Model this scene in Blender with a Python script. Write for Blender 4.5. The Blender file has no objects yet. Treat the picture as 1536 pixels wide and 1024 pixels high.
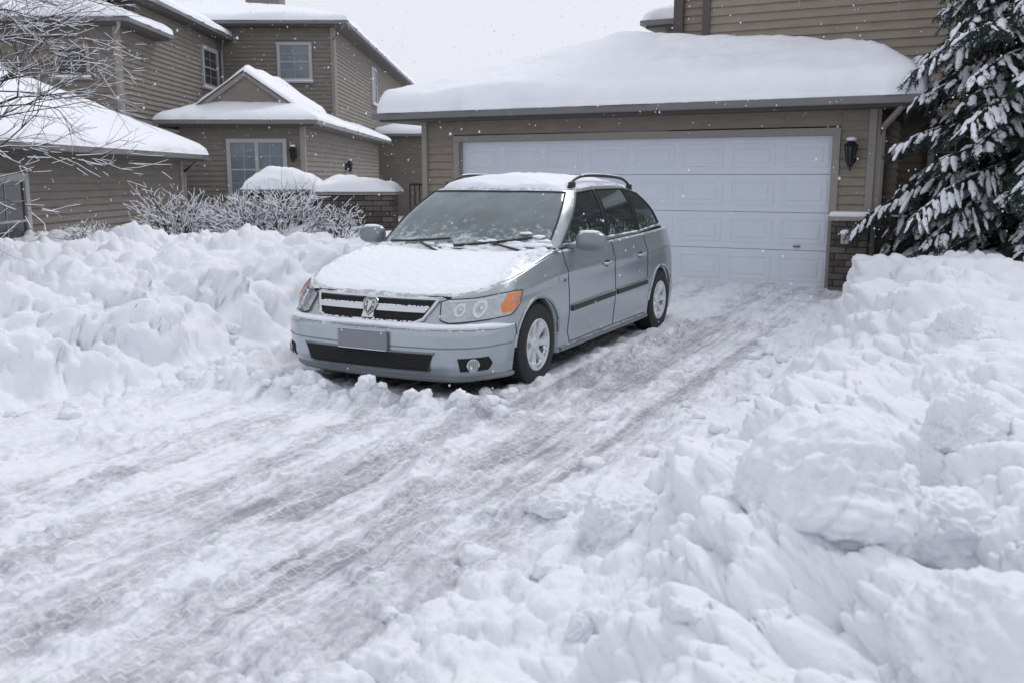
import bpy, bmesh, math, random
import numpy as np
from mathutils import Vector, Matrix
random.seed(7); np.random.seed(7)
scene=bpy.context.scene
R27=math.radians(27); CA=math.cos(R27); SA=math.sin(R27)
# ------------------------------------------------------------------ materials
def new_mat(name):
    m=bpy.data.materials.new(name); m.use_nodes=True
    nt=m.node_tree; nt.nodes.clear()
    out=nt.nodes.new('ShaderNodeOutputMaterial'); b=nt.nodes.new('ShaderNodeBsdfPrincipled')
    nt.links.new(b.outputs[0],out.inputs[0]); return m,nt,b,out
def N(nt,t,**k):
    n=nt.nodes.new(t)
    for a,v in k.items(): setattr(n,a,v)
    return n
def L(nt,a,b): nt.links.new(a,b)
def noise(nt,scale,detail=4,rough=.55,vec=None):
    n=N(nt,'ShaderNodeTexNoise'); n.inputs['Scale'].default_value=scale; n.inputs['Detail'].default_value=detail; n.inputs['Roughness'].default_value=rough
    if vec: L(nt,vec,n.inputs['Vector'])
    return n
def ramp(nt,src,p0,p1,c0=(0,0,0,1),c1=(1,1,1,1)):
    r=N(nt,'ShaderNodeValToRGB'); r.color_ramp.elements[0].position=p0; r.color_ramp.elements[1].position=p1
    r.color_ramp.elements[0].color=c0; r.color_ramp.elements[1].color=c1
    L(nt,src,r.inputs[0]); return r
def mixc(nt,f,a,b):
    m=N(nt,'ShaderNodeMix',data_type='RGBA')
    if isinstance(f,(int,float)): m.inputs[0].default_value=f
    else: L(nt,f,m.inputs[0])
    for v,i in ((a,6),(b,7)):
        if isinstance(v,tuple): m.inputs[i].default_value=v if len(v)==4 else v+(1,)
        else: L(nt,v,m.inputs[i])
    return m.outputs[2]
def math_n(nt,op,a,b=None,clamp=False):
    m=N(nt,'ShaderNodeMath',operation=op); m.use_clamp=clamp
    for v,i in ((a,0),(b,1)):
        if v is None: continue
        if isinstance(v,(int,float)): m.inputs[i].default_value=v
        else: L(nt,v,m.inputs[i])
    return m.outputs[0]
def bump(nt,b,h,strength=.3,dist=.02):
    n=N(nt,'ShaderNodeBump'); n.inputs['Strength'].default_value=strength; n.inputs['Distance'].default_value=dist
    L(nt,h,n.inputs['Height']); L(nt,n.outputs[0],b.inputs['Normal']); return n
def mat(name,col,rough=.6,metal=0,var=.15,scale=8,bs=0,bscale=40,bdist=.005,coat=0,frost=0,streak=0):
    m,nt,b,o=new_mat(name)
    tc=N(nt,'ShaderNodeTexCoord')
    n=noise(nt,scale,5,.6,tc.outputs['Object'])
    c0=tuple(x*(1-var) for x in col); c1=tuple(min(1,x*(1+var)) for x in col)
    c=mixc(nt,n.outputs[0],c0,c1)
    if streak:
        mp=N(nt,'ShaderNodeMapping'); mp.inputs['Scale'].default_value=(2.2,2.2,14); L(nt,tc.outputs['Object'],mp.inputs[0])
        ns=noise(nt,1,5,.65,mp.outputs[0]); r=ramp(nt,ns.outputs[0],.35,.7)
        c=mixc(nt,math_n(nt,'MULTIPLY',r.outputs[0],streak),c,tuple(x*.55 for x in col))
    if frost>0:
        g=N(nt,'ShaderNodeNewGeometry'); s=N(nt,'ShaderNodeSeparateXYZ'); L(nt,g.outputs['Normal'],s.inputs[0])
        n2=noise(nt,14,8,.72,tc.outputs['Object'])
        a=math_n(nt,'MULTIPLY',s.outputs[2],.42)
        a=math_n(nt,'ADD',a,n2.outputs[0])
        r=ramp(nt,a,1.0-frost*.42,1.0-frost*.42+.16)
        c=mixc(nt,r.outputs[0],c,(.82,.85,.9))
        rr=math_n(nt,'MULTIPLY',r.outputs[0],.6); rr=math_n(nt,'ADD',rr,rough); L(nt,rr,b.inputs['Roughness'])
        mm=math_n(nt,'SUBTRACT',1.0,r.outputs[0]); mm=math_n(nt,'MULTIPLY',mm,metal); L(nt,mm,b.inputs['Metallic'])
    else:
        b.inputs['Roughness'].default_value=rough; b.inputs['Metallic'].default_value=metal
    L(nt,c,b.inputs['Base Color'])
    if coat: b.inputs['Coat Weight'].default_value=coat; b.inputs['Coat Roughness'].default_value=.08
    if bs:
        n3=noise(nt,bscale,5,.6,tc.outputs['Object']); bump(nt,b,n3.outputs[0],bs,bdist)
    return m
def snow_mat(name,wear_shade=False,fine=1.0):
    m,nt,b,o=new_mat(name)
    tc=N(nt,'ShaderNodeTexCoord'); P=tc.outputs['Object']
    n1=noise(nt,1.3,4,.5,P); n2=noise(nt,28,8,.7,P); n3=noise(nt,150,3,.6,P)
    col=mixc(nt,n1.outputs[0],(.82,.84,.905),(.89,.90,.945))
    h=math_n(nt,'ADD',math_n(nt,'MULTIPLY',n2.outputs[0],1.0),math_n(nt,'MULTIPLY',n3.outputs[0],.35))
    b.inputs['Roughness'].default_value=.55
    b.inputs['Specular IOR Level'].default_value=.25
    if wear_shade:
        at=N(nt,'ShaderNodeAttribute',attribute_name='wear_shade')
        mp=N(nt,'ShaderNodeMapping'); mp.inputs['Rotation'].default_value=(0,0,R27); L(nt,P,mp.inputs['Vector'])
        st=N(nt,'ShaderNodeMapping'); st.inputs['Scale'].default_value=(10,.8,1); L(nt,mp.outputs[0],st.inputs['Vector'])
        ns=noise(nt,1.6,7,.68,st.outputs[0])
        st2=N(nt,'ShaderNodeMapping'); st2.inputs['Scale'].default_value=(4.0,.14,1); L(nt,mp.outputs[0],st2.inputs['Vector'])
        ntr=noise(nt,1.5,2,.5,st2.outputs[0])
        nf=noise(nt,24,8,.78,P)
        nb=noise(nt,2.6,6,.65,P)
        wv=noise(nt,3,3,.5,P)
        vd=N(nt,'ShaderNodeVectorMath',operation='SCALE'); L(nt,wv.outputs['Color'],vd.inputs[0]); vd.inputs['Scale'].default_value=.07
        va=N(nt,'ShaderNodeVectorMath',operation='ADD'); L(nt,mp.outputs[0],va.inputs[0]); L(nt,vd.outputs[0],va.inputs[1])
        rt=N(nt,'ShaderNodeMapping'); rt.inputs['Rotation'].default_value=(0,0,math.radians(90+4)); L(nt,va.outputs[0],rt.inputs['Vector'])
        br=N(nt,'ShaderNodeTexBrick'); br.inputs['Scale'].default_value=1; br.inputs['Brick Width'].default_value=.060; br.inputs['Row Height'].default_value=.046
        br.inputs['Mortar Size'].default_value=.008; br.inputs['Mortar Smooth'].default_value=.9; L(nt,rt.outputs[0],br.inputs['Vector'])
        s=math_n(nt,'MULTIPLY',at.outputs['Fac'],1.0)
        s=math_n(nt,'ADD',s,math_n(nt,'MULTIPLY',math_n(nt,'SUBTRACT',ns.outputs[0],.5),1.7))
        s=math_n(nt,'ADD',s,math_n(nt,'MULTIPLY',math_n(nt,'SUBTRACT',nf.outputs[0],.5),1.7))
        s=math_n(nt,'ADD',s,math_n(nt,'MULTIPLY',math_n(nt,'SUBTRACT',nb.outputs[0],.5),1.6))
        strp=ramp(nt,ntr.outputs[0],.44,.53)
        tm=math_n(nt,'MULTIPLY',br.outputs['Fac'],ramp(nt,at.outputs['Fac'],.15,.6).outputs[0],True)
        tm=math_n(nt,'MULTIPLY',tm,strp.outputs[0])
        tm=math_n(nt,'MULTIPLY',tm,ramp(nt,nb.outputs[0],.35,.55).outputs[0])
        s=math_n(nt,'SUBTRACT',s,math_n(nt,'MULTIPLY',tm,.45))
        r=ramp(nt,s,.10,1.30)
        gate=ramp(nt,at.outputs['Fac'],.02,.22)
        f=math_n(nt,'MULTIPLY',r.outputs[0],gate.outputs[0],True)
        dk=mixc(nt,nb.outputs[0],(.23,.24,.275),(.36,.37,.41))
        dk2=ramp(nt,at.outputs['Fac'],.80,1.0); dk=mixc(nt,dk2.outputs[0],dk,(.10,.105,.12))  # darkest tone: bare asphalt plus painted shadow below the car
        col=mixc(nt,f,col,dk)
        h=math_n(nt,'SUBTRACT',h,math_n(nt,'MULTIPLY',f,.8))
        h=math_n(nt,'ADD',h,math_n(nt,'MULTIPLY',tm,.7))
        rg=math_n(nt,'SUBTRACT',.6,math_n(nt,'MULTIPLY',f,.25)); L(nt,rg,b.inputs['Roughness'])
    L(nt,col,b.inputs['Base Color'])
    bump(nt,b,h,.6*fine,.022)
    return m
M={}
M['snow']=snow_mat('snow'); M['snowg']=snow_mat('snow_ground',True); M['snows']=snow_mat('snow_soft',False,.45)
M['siding']=mat('tan_lap_siding',(.30,.262,.215),.8,0,.16,3,.25,60,streak=.45)
M['siding2']=mat('grey_tan_lap_siding',(.225,.206,.18),.8,0,.16,3,.25,60,streak=.45)
M['trim']=mat('taupe_trim',(.29,.27,.245),.65,0,.08,5,.1)
M['gutter']=mat('gutter_paint',(.16,.16,.165),.45,0,.1,4)
M['soffit']=mat('brown_soffit',(.09,.08,.07),.7,0,.15,6)
M['whitetrim']=mat('pale_trim',(.40,.40,.395),.6,0,.06,5)
M['door']=mat('white_door_paint',(.66,.70,.77),.5,0,.05,2,.12,90,.002)
M['pane']=mat('window_pane',(.035,.042,.05),.08,0,.6,1.5)
M['blind']=mat('window_blind',(.17,.20,.23),.25,0,.5,2.5)
M['iron']=mat('black_iron',(.018,.018,.02),.5,.3,.2,20)
M['darkwood']=mat('dark_wood',(.05,.042,.036),.8,0,.25,12,.3)
M['bark']=mat('bark',(.05,.04,.032),.9,0,.3,25,.5)
M['needle']=mat('spruce_needles',(.030,.048,.040),.7,0,.45,5)
M['paint']=mat('silver_blue_paint',(.385,.43,.46),.24,.5,.05,3,coat=.6,frost=.41)
M['plastic']=mat('black_plastic',(.02,.021,.023),.5,0,.2,15)
M['greyplastic']=mat('grey_plastic',(.17,.185,.2),.4,.1,.1,10,frost=.3)
M['mirror']=mat('mirror_shell',(.21,.235,.255),.3,.3,.1,10,coat=.4,frost=.3)
M['chrome']=mat('satin_chrome',(.62,.64,.67),.22,.9,.04,5)
M['alloy']=mat('silver_alloy',(.68,.70,.73),.32,.5,.05,9)
M['rubber']=mat('tyre_rubber',(.02,.02,.021),.75,0,.3,30,.3)
M['amber']=mat('amber_lens',(.70,.19,.015),.18,0,.3,40,coat=.6)
M['lens']=mat('clear_lens',(.42,.445,.47),.1,.5,.40,26,coat=.8)
M['reflector']=mat('lamp_reflector',(.60,.62,.65),.12,.9,.3,30)
M['plate']=mat('blank_plate',(.21,.225,.245),.5,.2,.1,12)
M['seat']=mat('seat_fabric',(.36,.37,.38),.9,0,.15,20)
M['dash']=mat('dashboard_vinyl',(.13,.135,.14),.7,0,.15,20)
M['dark']=mat('dark_cavity',(.012,.012,.013),.9,0,.2,5)
m,nt,b,o=new_mat('stone_veneer')
tc=N(nt,'ShaderNodeTexCoord'); mp=N(nt,'ShaderNodeMapping'); mp.inputs['Rotation'].default_value=(math.radians(90),0,0); L(nt,tc.outputs['Object'],mp.inputs[0])
br=N(nt,'ShaderNodeTexBrick'); br.inputs['Scale'].default_value=1; br.inputs['Brick Width'].default_value=.30; br.inputs['Row Height'].default_value=.095; br.inputs['Mortar Size'].default_value=.008
br.inputs['Color1'].default_value=(.20,.18,.16,1); br.inputs['Color2'].default_value=(.09,.083,.078,1); br.inputs['Mortar'].default_value=(.03,.028,.026,1); L(nt,mp.outputs[0],br.inputs['Vector'])
nn=noise(nt,14,6,.7,tc.outputs['Object']); c=mixc(nt,nn.outputs[0],(.25,.25,.25),(1.2,1.15,1.1))
mu=N(nt,'ShaderNodeMix',data_type='RGBA',blend_type='MULTIPLY'); mu.inputs[0].default_value=1; L(nt,br.outputs['Color'],mu.inputs[6]); L(nt,c,mu.inputs[7]); L(nt,mu.outputs[2],b.inputs['Base Color'])
b.inputs['Roughness'].default_value=.9; bump(nt,b,math_n(nt,'SUBTRACT',nn.outputs[0],br.outputs['Fac']),.8,.02); M['stone']=m
def glass_mat(name,tint,gl,refl_film,p0=.58,p1=.76,sp=.6):
    m=bpy.data.materials.new(name); m.use_nodes=True; nt=m.node_tree; nt.nodes.clear()
    out=N(nt,'ShaderNodeOutputMaterial'); t=N(nt,'ShaderNodeBsdfTransparent'); t.inputs[0].default_value=tint+(1,)
    g=N(nt,'ShaderNodeBsdfGlossy'); g.inputs['Roughness'].default_value=.05; g.inputs[0].default_value=(.80,.90,.92,1)
    lw=N(nt,'ShaderNodeLayerWeight'); lw.inputs[0].default_value=gl
    tc=N(nt,'ShaderNodeTexCoord'); n=noise(nt,16,9,.8,tc.outputs['Object']); 
    # frost gathers towards the lower edge of the glass
    sx=N(nt,'ShaderNodeSeparateXYZ'); L(nt,tc.outputs['Object'],sx.inputs[0])
    mr=N(nt,'ShaderNodeMapRange'); L(nt,sx.outputs[2],mr.inputs[0]); mr.inputs[1].default_value=1.02; mr.inputs[2].default_value=1.32; mr.inputs[3].default_value=.22; mr.inputs[4].default_value=0
    r=ramp(nt,math_n(nt,'ADD',n.outputs[0],mr.outputs[0]),p0,p1)
    n2=noise(nt,2.5,4,.6,tc.outputs['Object'])
    d=N(nt,'ShaderNodeBsdfDiffuse'); d.inputs[0].default_value=(.64,.73,.75,1)
    mx=N(nt,'ShaderNodeMixShader'); L(nt,lw.outputs['Fresnel'],mx.inputs[0]); L(nt,t.outputs[0],mx.inputs[1]); L(nt,g.outputs[0],mx.inputs[2])
    m2=N(nt,'ShaderNodeMixShader'); 
    f=math_n(nt,'ADD',math_n(nt,'MULTIPLY',r.outputs[0],sp),math_n(nt,'MULTIPLY',n2.outputs[0],refl_film),True)  # diffuse tint is a thin frosted film and a painted pale reflection
    L(nt,f,m2.inputs[0]); L(nt,mx.outputs[0],m2.inputs[1]); L(nt,d.outputs[0],m2.inputs[2])
    L(nt,m2.outputs[0],out.inputs[0]); return m
M['glass']=glass_mat('windshield_glass',(.66,.75,.74),.44,.38,.60,.78,.7)
M['sglass']=glass_mat('tinted_glass',(.22,.25,.26),.36,.08,.62,.76,.55)

# ------------------------------------------------------------------ object helpers
def link(o,parent=None):
    scene.collection.objects.link(o)
    if parent: o.parent=parent
    return o
def tag(o,label=None,category=None,kind=None,group=None):
    if label: o['label']=label
    if category: o['category']=category
    if kind: o['kind']=kind
    if group: o['group']=group
def mesh_obj(name,verts,faces,mats,parent=None,smooth=False,mi=None,label=None,category=None,kind=None,group=None):
    me=bpy.data.meshes.new(name); me.from_pydata([tuple(v) for v in verts],[],[tuple(f) for f in faces])
    if not isinstance(mats,(list,tuple)): mats=[mats]
    for m in mats: me.materials.append(m)
    if mi is not None: me.polygons.foreach_set('material_index',mi)
    if smooth: me.polygons.foreach_set('use_smooth',[True]*len(me.polygons))
    me.update(); o=bpy.data.objects.new(name,me); link(o,parent)
    tag(o,label,category,kind,group); return o
def empty(name,loc,rz=0,label=None,category=None,group=None,parent=None):
    o=bpy.data.objects.new(name,None); o.location=loc; o.rotation_euler=(0,0,rz); o.empty_display_size=.3
    link(o,parent); tag(o,label,category,None,group); return o
def split_loose(o):
    """turn every separate piece of a part into a part of its own"""
    bm=bmesh.new(); bm.from_mesh(o.data); bm.verts.ensure_lookup_table(); seen=set(); comps=[]
    for v in bm.verts:
        if v.index in seen: continue
        st=[v]; comp=[]; seen.add(v.index)
        while st:
            x=st.pop(); comp.append(x.index)
            for e in x.link_edges:
                y=e.other_vert(x)
                if y.index not in seen: seen.add(y.index); st.append(y)
        comps.append(comp)
    bm.free()
    if len(comps)<2: return
    me=o.data
    for c in comps[1:]:
        bm=bmesh.new(); bm.from_mesh(me); bm.verts.ensure_lookup_table(); cs=set(c)
        bmesh.ops.delete(bm,geom=[v for v in bm.verts if v.index not in cs],context='VERTS')
        m2=bpy.data.meshes.new(me.name); bm.to_mesh(m2); bm.free()
        for m in me.materials: m2.materials.append(m)
        o2=bpy.data.objects.new(o.name.split('.')[0],m2); o2.matrix_local=o.matrix_local; link(o2,o.parent)
    cs=set(comps[0]); bm=bmesh.new(); bm.from_mesh(me); bmesh.ops.delete(bm,geom=[v for v in bm.verts if v.index not in cs],context='VERTS'); bm.to_mesh(me); bm.free()
class B:
    def __init__(s): s.bm=bmesh.new(); s.mi=0
    def _fin(s,vs):
        fs={f for v in vs for f in v.link_faces}
        for f in fs: f.material_index=s.mi
    def box(s,c,d,rz=0,bev=0,rx=0,taper=1,seg=2):
        r=bmesh.ops.create_cube(s.bm,size=1); vs=r['verts']
        for v in vs:
            t=taper if v.co.z>0 else 1
            v.co=Vector((v.co.x*d[0]*t,v.co.y*d[1]*t,v.co.z*d[2]))
        if bev:
            es={e for v in vs for e in v.link_edges}
            rr=bmesh.ops.bevel(s.bm,geom=list(es),offset=bev,segments=seg,affect='EDGES',profile=.5)
            vs=list({v for f in rr['faces'] for v in f.verts}|{v for v in vs if v.is_valid})
        mt=Matrix.Translation(c)@Matrix.Rotation(rz,4,'Z')@Matrix.Rotation(rx,4,'X')
        for v in vs: v.co=mt@v.co
        s._fin(vs); return vs
    def ob(s,o,ax,n,a0,a1,n0,n1,z0,z1,bev=0):
        ang=math.atan2(ax[1],ax[0]); ac=(a0+a1)/2; nc=(n0+n1)/2
        return s.box((o[0]+ax[0]*ac+n[0]*nc,o[1]+ax[1]*ac+n[1]*nc,(z0+z1)/2),(abs(a1-a0),abs(n1-n0),z1-z0),rz=ang,bev=bev)
    def cyl(s,c,r,h,axis='Z',seg=24,r2=None):
        rr=bmesh.ops.create_cone(s.bm,cap_ends=True,segments=seg,radius1=r,radius2=r if r2 is None else r2,depth=h)
        mt=Matrix.Translation(c)@({'Z':Matrix(),'X':Matrix.Rotation(math.pi/2,4,'Y'),'Y':Matrix.Rotation(math.pi/2,4,'X')}[axis]).to_4x4()
        for v in rr['verts']: v.co=mt@v.co
        s._fin(rr['verts']); return rr['verts']
    def sph(s,c,r,sc=(1,1,1),sub=2):
        rr=bmesh.ops.create_icosphere(s.bm,subdivisions=sub,radius=r)
        for v in rr['verts']: v.co=Vector((v.co.x*sc[0]+c[0],v.co.y*sc[1]+c[1],v.co.z*sc[2]+c[2]))
        s._fin(rr['verts']); return rr['verts']
    def tube(s,path,r,seg=8,flat=1):
        rings=[]; path=[Vector(p) for p in path]
        for i,p in enumerate(path):
            t=(path[min(i+1,len(path)-1)]-path[max(i-1,0)]).normalized()
            up=Vector((0,0,1)) if abs(t.z)<.9 else Vector((1,0,0))
            a=t.cross(up).normalized(); b2=a.cross(t)
            ri=r[i] if isinstance(r,(list,tuple)) else r
            rings.append([s.bm.verts.new(p+a*math.cos(k*2*math.pi/seg)*ri+b2*math.sin(k*2*math.pi/seg)*ri*flat) for k in range(seg)])
        for i in range(len(rings)-1):
            for k in range(seg):
                f=s.bm.faces.new((rings[i][k],rings[i][(k+1)%seg],rings[i+1][(k+1)%seg],rings[i+1][k])); f.material_index=s.mi
        for rg in (rings[0],rings[-1]):
            f=s.bm.faces.new(rg); f.material_index=s.mi
    def lathe(s,prof,c,axis='X',seg=48,closed=False):
        rings=[]
        for k in range(seg):
            an=k*2*math.pi/seg
            rings.append([s.bm.verts.new((c[0]+h,c[1]+rr*math.cos(an),c[2]+rr*math.sin(an)) if axis=='X' else (c[0]+rr*math.cos(an),c[1]+rr*math.sin(an),c[2]+h)) for h,rr in prof])
        n=len(prof)
        for k in range(seg):
            A=rings[k]; Bq=rings[(k+1)%seg]
            for j in range(n if closed else n-1):
                f=s.bm.faces.new((A[j],A[(j+1)%n],Bq[(j+1)%n],Bq[j])); f.material_index=s.mi
    def done(s,name,mats,parent=None,smooth=False,angle=None,split=False,**k):
        bmesh.ops.recalc_face_normals(s.bm,faces=s.bm.faces)
        me=bpy.data.meshes.new(name); s.bm.to_mesh(me); s.bm.free()
        if not isinstance(mats,(list,tuple)): mats=[mats]
        for m in mats: me.materials.append(m)
        if smooth:
            me.polygons.foreach_set('use_smooth',[True]*len(me.polygons))
            try: me.set_sharp_from_angle(angle=math.radians(angle or 40))
            except Exception: pass
        o=bpy.data.objects.new(name,me); link(o,parent); tag(o,**k)
        if split: split_loose(o)
        return o
# ------------------------------------------------------------------ numpy noise
def h2(ix,iy,seed):
    n=(ix.astype(np.int64)*374761393+iy.astype(np.int64)*668265263+seed*974634777)&0xffffffff
    n=((n^(n>>13))*1274126177)&0xffffffff
    n=(n^(n>>16))&0xffffffff
    return n/4294967296.0
def vn(x,y,seed=0):
    ix=np.floor(x); iy=np.floor(y); fx=x-ix; fy=y-iy
    fx=fx*fx*fx*(fx*(fx*6-15)+10); fy=fy*fy*fy*(fy*(fy*6-15)+10)
    a=h2(ix,iy,seed); b_=h2(ix+1,iy,seed); c_=h2(ix,iy+1,seed); d_=h2(ix+1,iy+1,seed)
    return (a*(1-fx)+b_*fx)*(1-fy)+(c_*(1-fx)+d_*fx)*fy
def fbm(x,y,seed=0,o=4):
    s=0;a=.5;t=0
    for i in range(o):
        s=s+a*vn(x,y,seed+i*17); t+=a; a*=.5; x=x*2.03+3.1; y=y*2.03+1.7
    return s/t
def lumps(x,y,cell,seed):
    x=x/cell; y=y/cell; ix=np.floor(x); iy=np.floor(y); best=np.zeros_like(x)
    for dx in (-1,0,1):
        for dy in (-1,0,1):
            cx=ix+dx; cy=iy+dy
            px=cx+h2(cx,cy,seed); py=cy+h2(cx,cy,seed+5); r=.32+.48*h2(cx,cy,seed+9)
            d2=(x-px)**2+(y-py)**2
            best=np.maximum(best,np.sqrt(np.maximum(0,r*r-d2)))
    return best*cell
def sst(x,a,b_):
    t=np.clip((x-a)/(b_-a),0,1); return t*t*(3-2*t)
# ------------------------------------------------------------------ terrain
def base_fields(X,Y):
    c=CA*X-SA*Y; a=SA*X+CA*Y
    er=-1.66+.36*(vn(a*.9,a*0+3,3)-.5)+.18*(vn(a*3,a*0,4)-.5)
    el=-5.85+.40*(vn(a*.8,a*0+9,5)-.5)+.22*(vn(a*3,a*0,6)-.5)-2.3*sst(a,10.4,12.6)
    return c,a,er,el
def height(X,Y,push=False):
    c,a,er,el=base_fields(X,Y)
    wr=np.interp(a,[0,3,6,9,12,14],[2.2,2.3,2.2,1.7,1.15,.9])
    Hr=np.interp(a,[-2,1,3,5,7,9,11,13,16,20],[.24,.30,.36,.46,.60,.72,.64,.48,.4,.4])
    tr=np.clip((c-er)/wr,0,1); hr=Hr*(1-(1-tr)**1.7)*sst(tr,-.15,.45)
    hr=hr*(1+.18*sst(c,.6,2.2)*sst(a,6,9))
    tl=np.clip((el-c)/1.6,0,1); 
    Hl=np.interp(a,[0,4,6,8,10,12,15],[.60,.64,.74,.84,.80,.66,.55])
    hl=Hl*(1-(1-tl)**1.6)*sst(tl,-.15,.5)*(1-.30*sst(-c,8.6,12))
    drive=(1-sst(tr,0,.12))*(1-sst(tl,0,.12))
    far=1-sst(a,14.5,22)
    z=(hr+hl)*far
    bk=np.clip(tr*3,0,1)+np.clip(tl*3,0,1); bk=np.clip(bk,0,1)
    near=1-sst(np.hypot(X,Y),20,30)
    wob=.14*(vn(a*.3,a*0,21)-.5)
    def band(c0,w,p=2): return np.exp(-np.abs((c-c0-wob)/w)**p)
    sh=-.22*sst(6-a,0,3.5)
    lane=fbm(c*5.5+3,a*.22,33,3)
    patch_=fbm(c*1.6,a*.55,31,4)
    nearw=1-.58*sst(a,4.6,8.0)
    w=.72*band(-2.42+sh,.66,4)*(.35+1.0*sst(lane,.38,.62))*(.45+.85*sst(patch_,.35,.62))*nearw
    w=w+(.36*band(-3.62,.16)*(.4+1.0*patch_)+.28*band(-4.15,.13)*(.4+.9*patch_)+.22*band(-4.75,.35)*sst(lane,.45,.6))
    w=w+.12
    w=w+.14*band(-2.0,.14)*sst(a,3.5,7)
    w=w*(1-.35*sst(a,8.5,11.5))
    w=np.minimum(w,.80)
    w=np.maximum(w,.50*np.exp(-((c+1.95)/.28)**2)*np.exp(-((a-13.1)/.6)**2))
    under_shade=sst(a,5.6,6.2)*(1-sst(a,10.4,10.8))*sst(c,-5.0,-4.7)*(1-sst(c,-3.4,-3.15))  # car footprint: asphalt and the car's shadow, both put into the colour
    w=np.maximum(w,1.0*under_shade)
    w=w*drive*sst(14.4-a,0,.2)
    wx=X+.12*(fbm(X*3,Y*3,41,3)-.5); wy=Y+.12*(fbm(X*3,Y*3,42,3)-.5)
    l0=lumps(wx+5,wy,1.05,61); l1=lumps(wx,wy,.52,51); l2=lumps(wx,wy+7,.26,52); l3=lumps(wx*1.1,wy,.125,53); l4=lumps(wx,wy*1.1,.06,54)
    msk=.35+.9*fbm(X*1.1,Y*1.1,71,3)
    smooth=sst(fbm(X*.8+4,Y*.8,77,2),.46,.64)
    rough_=(1-.5*smooth)
    left=sst(-c,5.0,6.0)
    rel=((.28-.14*left)*l0+(.40+.14*left)*l1*msk+(.50+.14*left)*l2*rough_*msk+.60*l3*rough_+.45*l4*rough_ + .12*(fbm(X*1.7,Y*1.7,72,4)-.5)+.06*(fbm(X*7,Y*7,74,4)-.5)-.12)
    slope=np.clip(4*tl*(1-tl),0,1)+.8*np.clip(4*tr*(1-tr),0,1)
    ps=bk*near*slope*(rel-.02)
    z=z+bk*near*rel*(1-.30*np.clip(slope,0,1)*left)
    cl=sst(fbm(X*2.3,Y*2.3,81,3),.42,.62)
    str_=fbm(c*9,a*1.1,82,4)
    z=z+drive*near*( .040*(str_-.45)+.032*fbm(X*14,Y*14,83,3)+(.42*l3+.42*l4)*cl*(1-.85*np.clip(w,0,1))-.022*w+.02)
    foot=np.exp(-((c-er)/.28)**2)+np.exp(-((el-c)/.30)**2)
    z=z+near*foot*(1-sst(a,13.2,14.0))*(.45*l3+.3*l4)*.8
    rg=np.exp(-((a-5.36-.10*(vn(c*2,c*0,91)-.5))/.20)**2)*sst(c,-5.7,-5.2)*(1-sst(c,-3.1,-2.65))
    rg2=np.exp(-((c+2.78)/.15)**2)*sst(a,5.9,6.4)*(1-sst(a,9.9,10.6))
    rg3=np.exp(-((c+5.5)/.25)**2)*sst(a,5.4,6)*(1-sst(a,10,10.8))
    z=z+rg*(.035+.8*l2*.9+.4*l3)+rg2*(.02+.45*l2+.35*l3)+rg3*(.1+.4*l2)
    if push:
        sgn=np.where(c>-3.8,-1.0,1.0)*1.15
        return z,w,ps*sgn
    return z,w
phi=np.concatenate([np.linspace(-180,-70,12)[:-1],np.linspace(-70,-40,60)[:-1],np.arange(-40,40,.1),np.linspace(40,70,60),np.linspace(70,180,12)[1:]])*math.pi/180
rr=np.concatenate([[.15,.4,.7],1.0*1.0052**np.arange(0,640)]); rr=np.concatenate([rr,np.geomspace(rr[-1]*1.03,900,60)])
PH,RR=np.meshgrid(phi,rr,indexing='ij'); GX=RR*np.sin(PH); GY=RR*np.cos(PH)
GZ,GW,GP=height(GX,GY,True)
nP,nR=GX.shape
idx=np.arange(nP*nR).reshape(nP,nR)
F=np.stack([idx[:-1,:-1],idx[:-1,1:],idx[1:,1:],idx[1:,:-1]],-1).reshape(-1,4)
fcx=np.stack([GX,GY],-1).reshape(-1,2)[F].mean(1)
GX=GX+CA*GP; GY=GY-SA*GP
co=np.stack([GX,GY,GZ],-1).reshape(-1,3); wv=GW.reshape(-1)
c_,a_,er_,el_=base_fields(fcx[:,0],fcx[:,1])
reg=np.zeros(len(F),int)
inb=(a_>-3)&(a_<14.3)
reg[inb&(c_<=er_)&(c_>=el_)]=1
reg[inb&(c_<el_)&(c_>-9.5)]=2
reg[inb&(c_>er_)&(c_<4)]=3
def np_mesh(name,co,F,mat_,attr=None,**k):
    u,inv=np.unique(F,return_inverse=True); F2=inv.reshape(F.shape); c2=co[u]
    me=bpy.data.meshes.new(name); me.vertices.add(len(c2)); me.vertices.foreach_set('co',c2.astype(np.float32).ravel())
    n=F2.shape[1]; me.loops.add(F2.size); me.loops.foreach_set('vertex_index',F2.astype(np.int32).ravel())
    me.polygons.add(len(F2)); me.polygons.foreach_set('loop_start',(np.arange(len(F2))*n).astype(np.int32)); me.polygons.foreach_set('loop_total',np.full(len(F2),n,np.int32))
    me.polygons.foreach_set('use_smooth',np.ones(len(F2),bool))
    me.update(calc_edges=True); me.materials.append(mat_)
    if attr is not None:
        at=me.attributes.new('wear_shade','FLOAT','POINT'); at.data.foreach_set('value',attr[u].astype(np.float32))
    o=bpy.data.objects.new(name,me); link(o,k.pop('parent',None)); tag(o,**k); return o
F=F[:,::-1] if np.cross(co[F[5000,1]]-co[F[5000,0]],co[F[5000,2]]-co[F[5000,0]])[2]<0 else F
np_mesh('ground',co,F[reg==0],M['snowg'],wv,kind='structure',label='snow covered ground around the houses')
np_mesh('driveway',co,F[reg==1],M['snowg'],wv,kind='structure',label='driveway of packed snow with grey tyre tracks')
np_mesh('snow_bank',co,F[reg==2],M['snowg'],wv,kind='structure',label='tall lumpy shovelled snow bank beside the car')
np_mesh('snow_bank',co,F[reg==3],M['snowg'],wv,kind='structure',label='broken chunky snow bank along the driveway edge')
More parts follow.
